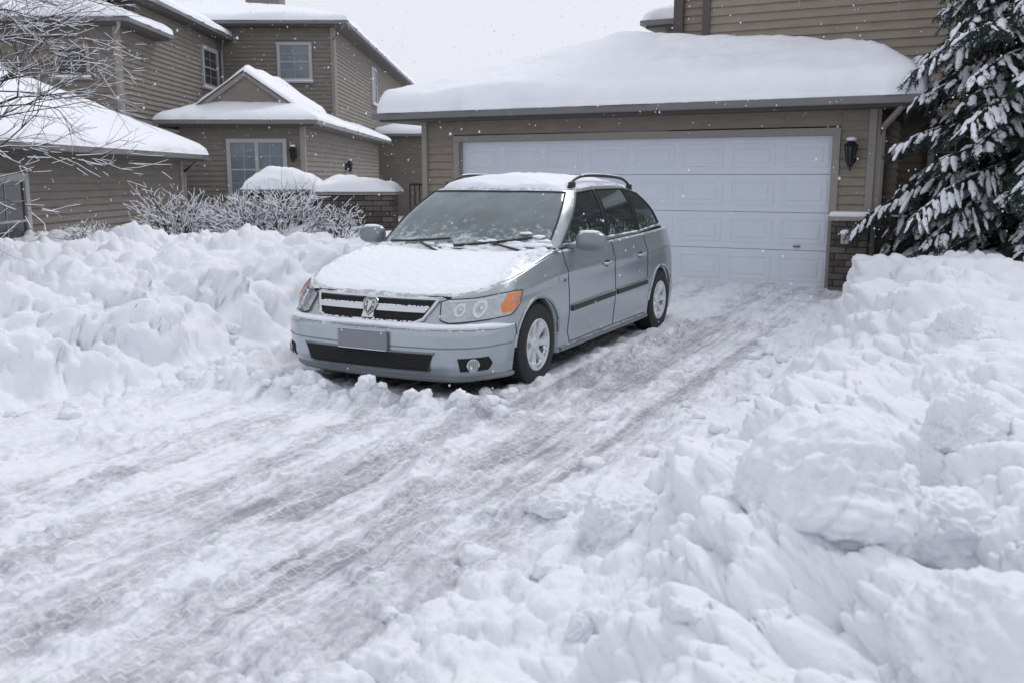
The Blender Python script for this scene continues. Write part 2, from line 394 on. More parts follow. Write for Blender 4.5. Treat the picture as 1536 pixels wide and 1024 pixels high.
def hz(x,y):
    z,_=height(np.array([float(x)]),np.array([float(y)])); return float(z[0])
def chunk(loc,r,sc,seed,lab,sub=6):
    rnd=random.Random(seed); bm=bmesh.new(); bmesh.ops.create_icosphere(bm,subdivisions=sub,radius=1)
    V=np.array([v.co[:] for v in bm.verts]); 
    for k in range(6):
        d=np.array([rnd.gauss(0,1) for _ in range(3)]); d/=np.linalg.norm(d); lim=rnd.uniform(.62,.9)
        p=V@d; ex=np.maximum(0,p-lim); V=V-np.outer(ex*.75,d)
    o=seed*3.7
    def n3(V,s,sd): return (fbm(V[:,0]*s+o,V[:,1]*s+V[:,2]*s*.7,sd,3)+fbm(V[:,2]*s+o,V[:,0]*s-V[:,1]*s*.6,sd+3,3))-1
    dsp=.40*n3(V,1.2,1)+.22*n3(V,3.2,2)+.12*n3(V,8,3)+.06*n3(V,20,4)
    V=V*(1+dsp)[:,None]
    V=V*np.array(sc)*r
    for v,p in zip(bm.verts,V): v.co=p
    me=bpy.data.meshes.new('snow_chunk'); bm.to_mesh(me); bm.free(); me.materials.append(M['snow'])
    me.polygons.foreach_set('use_smooth',[True]*len(me.polygons))
    ob=bpy.data.objects.new('snow_chunk',me); ob.location=loc; ob.rotation_euler=(0,0,rnd.uniform(0,6)); link(ob)
    tag(ob,lab,'snow chunk',None,'snow chunks on the snow bank')
for i,(x,y,r,sc,lf) in enumerate([(1.12,3.10,.30,(1.1,.95,.85),.12),(1.60,3.35,.24,(1,1,.9),.04),(1.22,2.22,.25,(1.2,.95,.75),.08),(.50,3.85,.22,(1,1,.75),.04),
      (1.95,3.9,.2,(1,.9,.8),.0),(.50,2.52,.065,(1,1,.9),.05),(.78,2.55,.05,(1,1,.8),.04),(.98,4.5,.15,(1,1,.7),.02),(2.35,4.7,.25,(1,1,.8),-.02),(2.9,5.9,.22,(1,.9,.8),-.02),
      (.18,4.3,.10,(1,1,.7),.03),(2.0,6.4,.12,(1,1,.8),.0),(1.55,5.5,.13,(1,1,.7),.0),(.25,3.05,.07,(1,1,.8),.04),(1.75,2.75,.16,(1,1,.8),.02),(.85,3.35,.14,(1,1,.8),.04),(1.3,3.8,.14,(1,1,.8),.04)]):
    chunk((x,y,hz(x,y)+lf*.55),r,sc,i+3,'broken white snow chunk lying on the snow bank' if r>.12 else 'small rounded snow lump lying on the snow bank')
rc=random.Random(21)
for i in range(80):
    a=rc.uniform(2.6,12.5)
    if i%5<3: c=-1.75+rc.gauss(.25,.30)
    else: c=-5.75+rc.gauss(-.15,.25)
    x=c*CA+a*SA; y=-c*SA+a*CA
    chunk((x,y,hz(x,y)+.010),rc.uniform(.02,.075),(1.1,1,.8),160+i,'small broken snow lump fallen from the snow bank',4)
for i in range(30):
    c=-5.45+2.8*i/29+random.uniform(-.06,.06); a=5.40+random.uniform(-.20,.10) if c<-3.3 else 5.55+random.uniform(-.1,.5)
    x=c*CA+a*SA; y=-c*SA+a*CA
    chunk((x,y,hz(x,y)+.01),random.uniform(.03,.075),(1,1,.8),60+i,'small snow lump pushed up beside the front bumper',4)
# ------------------------------------------------------------------ buildings
def siding(lst_v,lst_f,p0,p1,z0,z1,h=.13):
    d=Vector((p1[0]-p0[0],p1[1]-p0[1])); d.normalize(); n=Vector((d.y,-d.x))
    z=z0
    while z<z1-1e-4:
        t=min(z+h,z1); b0=len(lst_v)
        for (off,zz) in ((.034,z),(.004,t)):
            for p in (p0,p1): lst_v.append((p[0]+n.x*off,p[1]+n.y*off,zz))
        lst_f.append((b0,b0+1,b0+3,b0+2))
        b0=len(lst_v)
        for off in (.0,.034):
            for p in (p0,p1): lst_v.append((p[0]+n.x*off,p[1]+n.y*off,z))
        lst_f.append((b0,b0+1,b0+3,b0+2)); z=t
def walls(name,segs,matn,parent,h=.13):
    for p0,p1,z0,z1 in segs:
        v=[];f=[]; siding(v,f,p0,p1,z0,z1,h)
        mesh_obj(name,v,f,M[matn],parent)
def window(parent,o,ax,n,w,z0,z1,cols=2,rows=2,matp='pane',fr=.09,sash=2,trim='whitetrim'):
    ax=Vector(ax).normalized(); n=Vector(n).normalized()
    b=B(); b.ob(o,ax,n,0,w,.036,.045,z0,z1); win=b.done('window',M[matp],parent)
    b=B()
    b.ob(o,ax,n,-fr,0,0,.085,z0-fr,z1+fr); b.ob(o,ax,n,w,w+fr,0,.085,z0-fr,z1+fr)
    b.ob(o,ax,n,0,w,0,.083,z1,z1+fr); b.ob(o,ax,n,0,w,0,.08,z0-fr,z0)
    for k in range(1,sash):
        x=w*k/sash; b.ob(o,ax,n,x-.045,x+.045,.046,.078,z0,z1)
    b.ob(o,ax,n,0,w,.047,.065,(z0+z1)/2-.02,(z0+z1)/2+.02)
    for s in range(sash):
        x0=w*s/sash; x1=w*(s+1)/sash
        for k in range(1,cols):
            x=x0+(x1-x0)*k/cols; b.ob(o,ax,n,x-.007,x+.007,.046,.055,z0,z1)
    for k in range(1,rows*2):
        z=z0+(z1-z0)*k/(rows*2)
        if k!=rows: b.ob(o,ax,n,0,w,.046,.053,z-.006,z+.006)
    b.done('frame',M[trim],win)
    b=B(); b.ob(o,ax,n,-fr-.04,w+fr+.04,0,.13,z0-fr-.05,z0-fr-.002); b.mi=1
    b.ob(o,ax,n,-fr-.02,w+fr+.02,.03,.125,z0-fr,z0-fr+.045,bev=.015); b.done('sill',[M[trim],M['snows']],win)
    return win
def grid_edge(x0,x1,step):
    a=[0,.01,.025,.05,.08,.12,.17,.23,.3]
    n=max(2,int((x1-x0-.7)/step)); mid=list(np.linspace(x0+.38,x1-.38,n))
    return np.array([x0+t for t in a]+mid+[x1-t for t in reversed(a)])
def snow_cap(name,x0,x1,y0,y1,fn,z0,th,parent,step=.12,seed=1,r=.22,amp=.05,over=.05):
    xs=grid_edge(x0-over,x1+over,step); ys=grid_edge(y0-over,y1+over,step)
    X,Y=np.meshgrid(xs,ys,indexing='ij')
    d=np.minimum(np.minimum(X-x0+over,x1+over-X),np.minimum(Y-y0+over,y1+over-Y)); d=np.maximum(d,0)
    q=np.clip(d/r,0,1); prof=np.sqrt(np.clip(1-(1-q)**2,0,1))
    thn=th*(.85+.5*(fbm(X*.6,Y*.6,seed,3)-.5)*1.0)
    Z=z0+fn(X,Y)+thn*prof+amp*(fbm(X*1.6,Y*1.6,seed+3,4)-.5)*prof
    Z=Z+prof*amp*.5*(fbm(X*5,Y*5,seed+13,3)-.5)
    wob=.12*(fbm(X*2.5,Y*2.5,seed+9,3)-.5)*2*(1-q)
    cx=(x0+x1)/2; cy=(y0+y1)/2
    ex=np.sign(X-cx)*(np.minimum(X-x0+over,x1+over-X)<.2); ey=np.sign(Y-cy)*(np.minimum(Y-y0+over,y1+over-Y)<.2)
    X2=X+ex*wob; Y2=Y+ey*wob
    nx,ny=X.shape; co=np.stack([X2,Y2,Z],-1).reshape(-1,3); I=np.arange(nx*ny).reshape(nx,ny)
    F=np.stack([I[:-1,:-1],I[1:,:-1],I[1:,1:],I[:-1,1:]],-1).reshape(-1,4)
    loop=np.concatenate([I[:,0],I[-1,1:],I[::-1,-1][1:],I[0,::-1][1:]])
    low=co[loop].copy(); low[:,2]=z0+.004; low[:,0]+=(cx-low[:,0])*.01; low[:,1]+=(cy-low[:,1])*.01; b0=len(co); co=np.vstack([co,low])
    m=len(loop); S=np.array([[loop[i],b0+i,b0+i+1,loop[i+1]] for i in range(m-1)])
    F=np.vstack([F,S[:,::-1]])
    return np_mesh(name,co,F,M['snows'],parent=parent)
def hip(x0,x1,y0,y1,s,mx=99):
    return lambda X,Y: s*np.minimum(np.minimum(np.minimum(np.maximum(X-x0,0),np.maximum(x1-X,0)),np.minimum(np.maximum(Y-y0,0),np.maximum(y1-Y,0))),mx)
def roof(parent,x0,x1,y0,y1,z,slope,th=.28,seed=1,fn=None,step=.15,fas=.16,cap=99,amp=.05):
    b=B(); b.box(((x0+x1)/2,(y0+y1)/2,z-fas/2),(x1-x0,y1-y0,fas-.004)); b.mi=0
    rf=b.done('roof',M['soffit'],parent)
    b=B(); g=.10
    b.box(((x0+x1)/2,y0-g/2-.003,z-.05),(x1-x0+2*g,g,.11),bev=.012); b.box(((x0+x1)/2,y1+g/2+.003,z-.05),(x1-x0+2*g,g,.11),bev=.012)
    b.box((x0-g/2-.003,(y0+y1)/2,z-.05),(g,y1-y0-.01,.108),bev=.012); b.box((x1+g/2+.003,(y0+y1)/2,z-.05),(g,y1-y0-.01,.108),bev=.012)
    b.done('gutter',M['gutter'],rf,split=True)
    f=fn or hip(x0,x1,y0,y1,slope,cap)
    snow_cap('snow_cover',x0-.04,x1+.04,y0-.04,y1+.04,f,z+.0,th,rf,step,seed,amp=amp)
    return rf
def downspout(parent,pts,r=.04):
    b=B(); b.tube(pts,r,6); b.done('downspout',M['trim'],parent,True)
def lantern(parent,p,n):
    b=B(); x,y,z=p; nx,ny=n; cx=x+nx*.16; cy=y+ny*.16
    b.box((x+nx*.015,y+ny*.015,z),(.11,.11,.2),bev=.01,rz=math.atan2(ny,nx))
    b.tube([(x,y,z-.02),(x+nx*.08,y+ny*.08,z+.10),(cx,cy,z+.24),(cx,cy,z+.2)],.012,6)
    b.cyl((cx,cy,z+.17),.11,.09,seg=6,r2=.02); b.cyl((cx,cy,z-.14),.045,.05,seg=6); b.cyl((cx,cy,z-.19),.015,.06,seg=6)
    for k in range(6):
        an=k*math.pi/3; b.tube([(cx+.05*math.cos(an),cy+.05*math.sin(an),z-.12),(cx+.085*math.cos(an),cy+.085*math.sin(an),z+.13)],.008,4)
    b.mi=1; b.cyl((cx,cy,z),.048,.23,seg=6,r2=.075)
    b.mi=2; b.sph((cx,cy,z+.22),.075,(1,1,.45))
    b.done('wall_lantern',[M['iron'],M['pane'],M['snows']],parent)
H=empty('house',(-9,27,0),0,'two storey tan sided house with snow covered hip roofs','house')
def X_(x): return x+9
def Y_(y): return y-27
S=lambda x0,y0,x1,y1,z0,z1:((X_(x0),Y_(y0)),(X_(x1),Y_(y1)),z0,z1)
walls('wall',[S(-9.4,31.2,-5.76,31.2,-.8,6.4),S(-5.76,31.2,-5.76,57,-.8,6.4),
      S(-9.4,24.2,-9.4,31.2,-.8,5.97),S(-20,24.2,-9.4,24.2,4.5,5.97),
      S(-20,23,-9.36,23,-.8,5.2),S(-9.36,23,-9.36,24.6,-.8,5.2),
      S(-13.6,10.4,-7.75,10.4,-.8,2.1),S(-7.75,10.4,-7.75,22.1,-.8,2.1),
      S(-8.5,24.4,-5.35,24.4,-.8,2.95),S(-5.35,24.4,-5.35,38,-.8,2.95)],'siding2',H)
walls('wall',[S(-5.7,40,-2.6,40,-.8,3.3)],'siding2',H)
roof(H,X_(-5.7),X_(-2.2),Y_(39.6),Y_(46),3.4,.3,.25,17,step=.3)
rf=roof(H,X_(-16),X_(-5.3),Y_(30.75),Y_(57.5),6.5,.25,.30,11,step=.3)
b=B(); b.mi=0; b.box((X_(-9.2),Y_(36.5),7.7),(1.25,.9,1.5)); b.box((X_(-9.2),Y_(36.5),8.5),(1.4,1.05,.12)); b.mi=1; b.box((X_(-9.2),Y_(36.5),8.62),(1.35,1.0,.2),bev=.08)
b.done('chimney',[M['siding2'],M['snows']],rf)
roof(H,X_(-20),X_(-9.05),Y_(23.8),Y_(36),6.05,.3,.28,12,step=.3)
roof(H,X_(-20.4),X_(-9.0),Y_(22.6),Y_(25.5),5.3,.4,.24,13,fn=lambda X,Y:.35*np.clip(np.minimum(Y-Y_(22.6),X_(-9.0)-X),0,3),step=.2)
roof(H,X_(-14),X_(-7.3),Y_(10),Y_(22.5),2.15,.5,.24,14,step=.15)
rE=roof(H,X_(-8.87),X_(-4.98),Y_(24),Y_(38.5),3.05,.40,.22,15,step=.12)
gx,gy0,gy1=X_(-6.85),Y_(24.75),Y_(28.5); zb,za,hw=3.42,4.22,1.15
v=[(gx-hw,gy0,zb),(gx+hw,gy0,zb),(gx,gy0,za),(gx-hw,gy1,zb),(gx+hw,gy1,zb),(gx,gy1,za)]
ped=mesh_obj('gable',v,[(0,1,2),(3,5,4),(0,2,5,3),(1,4,5,2)],M['siding2'],H)
b=B()
for s in (-1,1):
    p0=Vector((gx+s*(hw+.12),gy0-.06,zb-.04)); p1=Vector((gx,gy0-.06,za+.04)); b.tube([p0,p1],.075,4)
b.box((gx,gy0-.05,zb-.02),(2*hw+.1,.10,.12)); b.done('trim',M['trim'],ped)
vv=[];ff=[]
nS=24;nD=14
for s in (-1,1):
    b0=len(vv)
    for i in range(nS+1):
        for j in range(nD+1):
            t=i/nS; yy=gy0-.16+(gy1-gy0+.16)*j/nD
            ed=min(t/.12,1)**.5; ed2=min(j/2,1)**.5
            x=gx+s*(hw+.22)*(1-t); z=zb-.06+(za-zb+.14)*t+.04+.16*ed*ed2*(1+.15*math.sin(7*t+j))
            vv.append((x,yy,z))
    for i in range(nS):
        for j in range(nD):
            q=b0+i*(nD+1)+j; ff.append((q,q+1,q+nD+2,q+nD+1))
    b1=len(vv)
    for i in range(nS+1):
        t=i/nS; vv.append((gx+s*(hw+.22)*(1-t),gy0-.16,zb-.06+(za-zb+.14)*t+.02))
    for i in range(nS): ff.append((b0+i*(nD+1),b0+(i+1)*(nD+1),b1+i+1,b1+i))
mesh_obj('snow_cover',vv,ff,M['snows'],ped,True)
E=(1,0);Fn=(0,-1); Sd=(0,1); Sn=(1,0)
window(H,(X_(-7.46),Y_(31.2)),E,Fn,.92,4.78,5.8,2,2,'blind',.1,1)
window(H,(X_(-7.2),Y_(24.4)),E,Fn,1.34,1.15,2.5,2,2,'blind',.1,2)
window(H,(X_(-10.75),Y_(23)),E,Fn,.66,4.05,4.65,2,2,'pane',.08,1,'trim')
window(H,(X_(-5.76),Y_(39.3)),Sd,Sn,1.2,4.7,5.95,2,2,'blind',.12,1)
window(H,(X_(-9.4),Y_(29.3)),Sd,Sn,1.3,4.45,5.45,2,2,'pane',.12,1)
window(H,(X_(-7.75),Y_(13.2)),Sd,Sn,1.7,.35,1.58,3,2,'pane',.12,1)
lantern(H,(X_(-5.58),Y_(24.38),2.2),(0,-1)); lantern(H,(X_(-5.35),Y_(30.4),1.95),(1,0))
for (x,y,z0,z1) in ((-5.76,31.2,-.8,6.4),(-9.36,23,-.8,5.2),(-7.75,22.1,-.8,2.1),(-5.35,24.4,-.8,2.95)):
    b=B(); b.box((X_(x)+.0,Y_(y)+.0,(z0+z1)/2),(.13,.13,z1-z0)); b.done('corner_board',M['trim'],H)
downspout(H,[(X_(-5.3),Y_(30.7),6.4),(X_(-5.7),Y_(31.1),5.95),(X_(-5.72),Y_(31.1),.0)],.06)
downspout(H,[(X_(-9.1),Y_(22.55),5.2),(X_(-9.3),Y_(22.9),4.7),(X_(-9.3),Y_(22.9),.0)],.055)
downspout(H,[(X_(-7.3),Y_(22.45),2.1),(X_(-7.72),Y_(22.3),1.75),(X_(-7.72),Y_(22.3),-.5)],.05)
downspout(H,[(X_(-9.1),Y_(30.6),5.95),(X_(-9.3),Y_(31.0),5.5),(X_(-9.3),Y_(31.0),3)],.05)
G0=(4.63,13.73,0)
GA=empty('garage',G0,-R27,'single storey tan garage with white door and thick roof snow','garage')
SG=lambda x0,y0,x1,y1,z0,z1:((x0,y0),(x1,y1),z0,z1)
DL=-6.21; DH=2.24
walls('wall',[SG(-6.92,0,DL-.1,0,-.3,2.62),SG(DL-.1,0,.1,0,DH+.12,2.62),SG(.1,0,.56,0,-.3,2.62),SG(.56,0,.56,7.4,-.3,2.62),SG(-6.92,7.4,-6.92,0,-.3,2.62)],'siding',GA)
gx0,gx1,gy0,gy1=-7.5,1.12,-.55,7.9
def gfn(X,Y):
    s=.37
    h=np.minimum(np.minimum(np.maximum(X-gx0,0),np.maximum(Y-gy0,0)),np.minimum(np.maximum(gy1-Y,0),99))*s
    h=np.minimum(h,s*3.42)
    hr=np.maximum(gx1-X,0)*.60
    h=np.minimum(h,hr)
    top=1.25-.145*np.maximum(X+4.3,0)
    k=.07; return -k*np.log(np.exp(-h/k)+np.exp(-top/k))
rg=roof(GA,gx0,gx1,gy0,gy1,2.72,.37,.42,21,fn=gfn,step=.07,fas=.14,amp=.10)
b=B(); rows=4; cols=8; rh=DH/rows; cw=-DL/cols
b.box((DL/2,.135,DH/2),(-DL-.01,.03,DH))
for r in range(rows):
    b.box((DL/2,.10,rh*(r+.5)),(-DL-.01,.05,rh-.006),bev=.005)
    for c in range(cols):
        cx=DL+cw*(c+.5); cz=rh*(r+.5)
        w_,h_=cw*.80,rh*.60
        for (dx,dz,ww,hh) in ((0,h_/2,w_,.025),(0,-h_/2,w_,.025),(-w_/2,0,.025,h_),(w_/2,0,.025,h_)):
            b.box((cx+dx,.075,cz+dz),(ww+.02,.015,hh),bev=.005)
        b.box((cx,.076,cz),(w_*.80,.018,h_*.62),bev=.007)
gd=b.done('garage_door',M['door'],GA)
b=B(); b.box((-.45,.062,.62),(.10,.03,.03),bev=.008); b.done('handle',M['gutter'],gd)
b=B(); b.box((DL/2,-.028,DH+.05),(-DL+.20,.055,.10)); b.box((DL-.05,-.03,DH/2),(.10,.058,DH)); b.box((.05,-.03,DH/2),(.10,.058,DH))
b.box((DL/2,.05,DH+.02),(-DL,.12,.05)); b.box((DL-.0,.06,DH/2),(.03,.1,DH)); b.box((.0,.06,DH/2),(.03,.1,DH)); b.done('door_frame',M['trim'],GA)
for c_,d_ in (((.53,-.035,1.3),(.10,.07,2.6)),((.595,.04,1.3),(.07,.12,2.6)),((-6.90,-.035,1.3),(.10,.07,2.6))):
    b=B(); b.box(c_,d_); b.done('corner_board',M['trim'],GA)
lantern(GA,(.27,-.03,1.95),(0,-1))
b=B(); b.box((.33,-.17,.48),(.50,.32,1.1),bev=.01); b.mi=1; b.box((.33,-.18,1.06),(.56,.38,.06),bev=.01); b.mi=2; b.box((.33,-.18,1.12),(.55,.37,.08),bev=.035,seg=4)
b.done('stone_pier',[M['stone'],M['trim'],M['snows']],GA)
b=B(); b.box((.30,-.40,.78),(.12,.14,.14),bev=.02); b.mi=1; b.sph((.30,-.40,.87),.085,(1,1,.55)); b.done('outlet_box',[M['whitetrim'],M['snows']],GA)
downspout(GA,[(.95,-.5,2.6),(.68,-.05,2.35),(.66,.0,2.2),(.66,.0,0)],.045)
HB=empty('house',(G0[0]+SA*3.6,G0[1]+CA*3.6,0),-R27,'two storey tan sided house rising behind the garage','house')
walls('wall',[SG(-2.93,0,9,0,-.2,9),SG(-3.9,1.3,-2.93,1.3,2,9),SG(-4.55,2.6,-3.7,2.6,2,4.8),SG(9,0,9,6,-.2,9)],'siding',HB,.15)
for c_,d_ in (((-2.93,-.02,5.5),(.14,.10,7)),((-3.86,1.26,5.5),(.2,.12,7))):
    b=B(); b.box(c_,d_); b.done('corner_board',M['soffit'],HB)
roof(HB,-3.3,9.4,-.6,7,9.1,.35,.3,31,step=.4)
roof(HB,-4.86,-3.45,2.1,6.5,4.95,.3,.26,32,step=.15)
window(HB,(1.15,0),(1,0),(0,-1),1.3,1.35,2.3,2,2,'pane',.1,2)
b=B(); b.mi=0; b.box((2.6,-.35,1.2),(3.6,.6,.1)); b.mi=1; b.box((2.6,-.35,1.36),(3.6,.62,.24),bev=.1,seg=3); b.done('ledge',[M['soffit'],M['snows']],HB)
FE=empty('fence',(G0[0]+CA*.75,G0[1]-SA*.75,0),-R27,'dark wooden picket fence beside the garage corner','fence')
b=B()
for i in range(24): b.box((i*.125,0,.55),(.075,.025,1.1),bev=.004)
b.box((1.5,.03,1.0),(3.1,.04,.07)); b.box((1.5,.03,.25),(3.1,.04,.07)); b.mi=1; b.box((1.5,.0,1.10),(3.05,.05,.03),bev=.012)
b.done('picket_panel',[M['darkwood'],M['snows']],FE)
for x in (-.05,3.05):
    b=B(); b.box((x,0,.6),(.1,.1,1.25)); b.done('fence_post',M['darkwood'],FE)
def pier(x,y,w,d,h,th,lab):
    e=empty('stone_wall',(x,y,0),0,lab,'stone wall')
    b=B(); b.box((0,0,h/2),(w,d,h),bev=.02); b.mi=1; b.box((0,0,h+.035),(w+.12,d+.12,.07),bev=.01); b.done('masonry',[M['stone'],M['trim']],e)
    n=30; vv=[];ff=[]
    for i in range(n+1):
        for j in range(n+1):
            u=-1+2*i/n; q=-1+2*j/n
            dome=(1-abs(u)**2.6)*(1-abs(q)**2.6)
            nz=float(fbm(np.array([u*2+x]),np.array([q*2+y]),5,3)[0])-.5
            vv.append((u*(w/2+.10)*(1+.02*math.sin(9*q)),q*(d/2+.10),h+.06+th*dome**.5*(1+.6*nz)+.05*math.sin(2.2*u+x)*dome))
    for i in range(n):
        for j in range(n):
            k=i*(n+1)+j; ff.append((k,k+n+1,k+n+2,k+1))
    mesh_obj('snow_cap',vv,ff,M['snows'],e,True)
pier(-2.75,17.0,1.3,.8,1.33,.26,'low stone wall with a domed snow cap')
pier(-4.2,17.6,1.25,.9,1.36,.34,'low stone wall with a tall domed snow cap')
RA=empty('railing',(-2.0,18.5,0),-.2,'black iron railing beside the garage','railing')
b=B()
for i in range(7): b.tube([(i*.10,0,.6),(i*.10,0,1.5)],.012,5)
b.tube([(0,0,1.5),(.65,0,1.5)],.022,6); b.tube([(0,0,.9),(.65,0,.9)],.016,6); b.done('bars',M['iron'],RA)
# ------------------------------------------------------------------ vegetation
def tubes_mesh(name,segs,mat_,parent,sides=4):
    P0=np.array([s[0] for s in segs]);P1=np.array([s[1] for s in segs]);r0=np.array([s[2] for s in segs]);r1=np.array([s[3] for s in segs])
    t=P1-P0; t/=np.linalg.norm(t,axis=1)[:,None]+1e-9
    up=np.where(np.abs(t[:,2:3])<.9,np.array([[0,0,1.]]),np.array([[1.,0,0]])); a=np.cross(t,up); a/=np.linalg.norm(a,axis=1)[:,None]; b_=np.cross(a,t)
    co=[];n=len(segs)
    for P,r in ((P0,r0),(P1,r1)):
        for k in range(sides):
            an=2*math.pi*k/sides; co.append(P+a*(math.cos(an)*r)[:,None]+b_*(math.sin(an)*r)[:,None])
    co=np.stack(co,1).reshape(-1,3); F=[]
    base=np.arange(n)*2*sides
    for k in range(sides):
        F.append(np.stack([base+k,base+(k+1)%sides,base+sides+(k+1)%sides,base+sides+k],-1))
    return np_mesh(name,co,np.concatenate(F),mat_,parent=parent)
def grow(segs,p,d,l,r,depth,rnd,droop=.0,split=3,snow=None,ang=.5,sp=.75,st=1.0):
    n=3; 
    for i in range(n):
        d=(d+Vector((rnd.gauss(0,.13),rnd.gauss(0,.13),rnd.gauss(0,.10)-droop))).normalized()
        q=p+d*(l/n); r2=r*.82
        segs.append((p[:],q[:],r,r2))
        if snow is not None and rnd.random()<sp and abs(d.z)<.93:
            o=Vector((0,0,r*.8+.003)); snow.append(((p+o)[:],(q+o)[:],(r*.8+.003)*st,(r2*.7+.002)*st))
        p=q; r=r2
        if depth>0 and i>0:
            for k in range(split-1):
                dd=(d+Vector((rnd.gauss(0,ang),rnd.gauss(0,ang),rnd.gauss(0,ang*.7)))).normalized()
                grow(segs,p,dd,l*rnd.uniform(.55,.8),r*.7,depth-1,rnd,droop,split,snow,ang,sp,st)
def shrub(x,y,w,h,seed,n=26,lab='leafless shrub with snow on its twigs'):
    rnd=random.Random(seed); z=.62; e=empty('shrub',(x,y,z),0,lab,'shrub',group='snowy shrubs behind the snow bank')
    s=[];sn=[]
    for i in range(n):
        an=rnd.uniform(0,6.28); sp=rnd.uniform(.1,1.0)
        d=Vector((math.cos(an)*sp*w/h,math.sin(an)*sp*w/h*.6,1)).normalized()
        grow(s,Vector((math.cos(an)*.12*w,math.sin(an)*.1,0)),d,h*rnd.uniform(.40,.58),.012,2,rnd,.015,3,sn,.6,.46,1.35)
    tubes_mesh('branches',s,M['bark'],e,3); tubes_mesh('snow_cover',sn,M['snows'],e,4)
shrub(-4.7,13.2,.95,.86,1,40); shrub(-3.25,12.9,1.2,.98,2,52,'wide leafless shrub with snow on its twigs'); shrub(-3.9,13.5,.8,.85,9,30); shrub(-2.5,13.3,.7,.68,6,24); shrub(-6.1,13.6,.7,.45,4,18)
BT=empty('bare_tree',(-6.15,9.6,.3),0,'bare deciduous tree with thin snowy branches by the house','tree')
rnd=random.Random(5); s=[];sn=[]
s.append(((0,0,-.3),(.02,0,1.2),.11,.10)); s.append(((.02,0,1.2),(.05,0,2.4),.10,.085)); s.append(((.05,0,2.4),(.1,.05,4.6),.085,.04))
for i in range(36):
    h=.9+i*.115; an=rnd.uniform(-1.1,1.1) if i%5 else rnd.uniform(0,6.28)
    d=Vector((math.cos(an),math.sin(an)*.8,rnd.uniform(.0,.7))).normalized()
    grow(s,Vector((.04,0,h)),d,rnd.uniform(.85,1.3),.024,3,rnd,.01,3,sn,.42,.42,1.0)
tubes_mesh('trunk',s[:3],M['bark'],BT,10); tubes_mesh('crown',s[3:],M['bark'],BT,3); tubes_mesh('snow_cover',sn,M['snows'],BT,3)
def spruce(x,y,z,H_,Rb,seed,lab,dens=1.0):
    e=empty('spruce_tree',(x,y,z),0,lab,'spruce tree'); rng=np.random.default_rng(seed)
    tubes_mesh('trunk',[((0,0,-.3),(0,0,H_*.5),.17,.10),((0,0,H_*.5),(0,0,H_),.10,.02)],M['bark'],e,10)
    tri=[];snv=[];snf=[];br=[]
    lv=.30
    while lv<H_-.3:
        R_=Rb*(1-lv/H_)**.75*rng.uniform(.85,1.1)
        nb=int(max(5,11*dens))
        for k in range(nb):
            an=2*math.pi*(k+rng.uniform(-.3,.3))/nb+lv*2.1; Lb=R_*rng.uniform(.75,1.15)
            dr=rng.uniform(.22,.42)
            if lv<1.5 and x>0 and math.cos(an)<.2 : Lb*=.66+.2*lv/1.5
            def P(t): return np.array([Lb*t*math.cos(an),Lb*t*math.sin(an),lv+.22*Lb*t-dr*Lb*t*t*1.3])
            pts=[P(t) for t in np.linspace(0,1,7)]
            for i in range(6): br.append((pts[i],pts[i+1],.02*(1-i/7)+.004,.02*(1-(i+1)/7)+.004))
            nbk=max(5,int(Lb/.085))
            for i in range(nbk):
                t=.15+.85*i/(nbk-1); p=P(t); tt=P(min(t+.05,1.05))-p; tt/=np.linalg.norm(tt)
                sides=(-1,1) if i<nbk-1 else (0,)
                for sd in sides:
                    a2=sd*rng.uniform(.6,1.15); ca,sa=math.cos(a2),math.sin(a2)
                    d=np.array([tt[0]*ca-tt[1]*sa,tt[0]*sa+tt[1]*ca,tt[2]-rng.uniform(.0,.40)]); d/=np.linalg.norm(d)
                    lb=(.15+.40*Lb*.38*(1-abs(t-.45)*.9))*rng.uniform(.7,1.2) if sd else .22
                    nt_=max(4,int(lb/.024)); ts=np.repeat(np.linspace(0.05,1,nt_),5)
                    base=p+d*(ts*lb)[:,None]; base[:,2]-=.25*lb*ts**2
                    rv=rng.normal(0,1,(len(ts),3)); rv/=np.linalg.norm(rv,axis=1)[:,None]; dv=rv*.85+d*.6; dv/=np.linalg.norm(dv,axis=1)[:,None]
                    ln=rng.uniform(.04,.08,len(ts))[:,None]; w=np.cross(dv,rng.normal(0,1,(len(ts),3))); w/=np.linalg.norm(w,axis=1)[:,None]
                    tri.append(np.stack([base-w*.009,base+w*.009,base+dv*ln],1))
                    if rng.random()<.74:
                        q0,q1=rng.uniform(0,.35),rng.uniform(.6,1.0); nr=6; b0=len(snv)
                        wd=rng.uniform(.024,.062)
                        side=np.cross(d,[0,0,1.]); side/=np.linalg.norm(side)+1e-9
                        for m in range(nr):
                            f=m/(nr-1); tq=q0+(q1-q0)*f; c=p+d*tq*lb+np.array([0,0,-.25*lb*tq**2+.016])+rng.normal(0,.006,3); ww=wd*(math.sin(math.pi*(.12+.80*f)))**.6*rng.uniform(.6,1.35)
                            for (sx,sz) in ((-1,0),(-.6,.65),(.1,.9),(.7,.6),(1,-.1),(0,-.3)): snv.append(c+side*ww*sx+np.array([0,0,ww*sz*.9]))
                        for m in range(nr-1):
                            for q in range(6): snf.append((b0+m*6+q,b0+m*6+(q+1)%6,b0+m*6+6+(q+1)%6,b0+m*6+6+q))
                        snf.append((b0,b0+1,b0+2,b0+3)); snf.append((b0+nr*6-6,b0+nr*6-5,b0+nr*6-4,b0+nr*6-3))
        lv+=.25*(1+.3*rng.random())
    T=np.concatenate(tri); co=T.reshape(-1,3); Ft=np.arange(len(co)).reshape(-1,3)
    np_mesh('crown',co,Ft,M['needle'],parent=e)
    tubes_mesh('branches',br,M['bark'],e,4)
    np_mesh('snow_cover',np.array(snv),np.array(snf),M['snows'],parent=e)
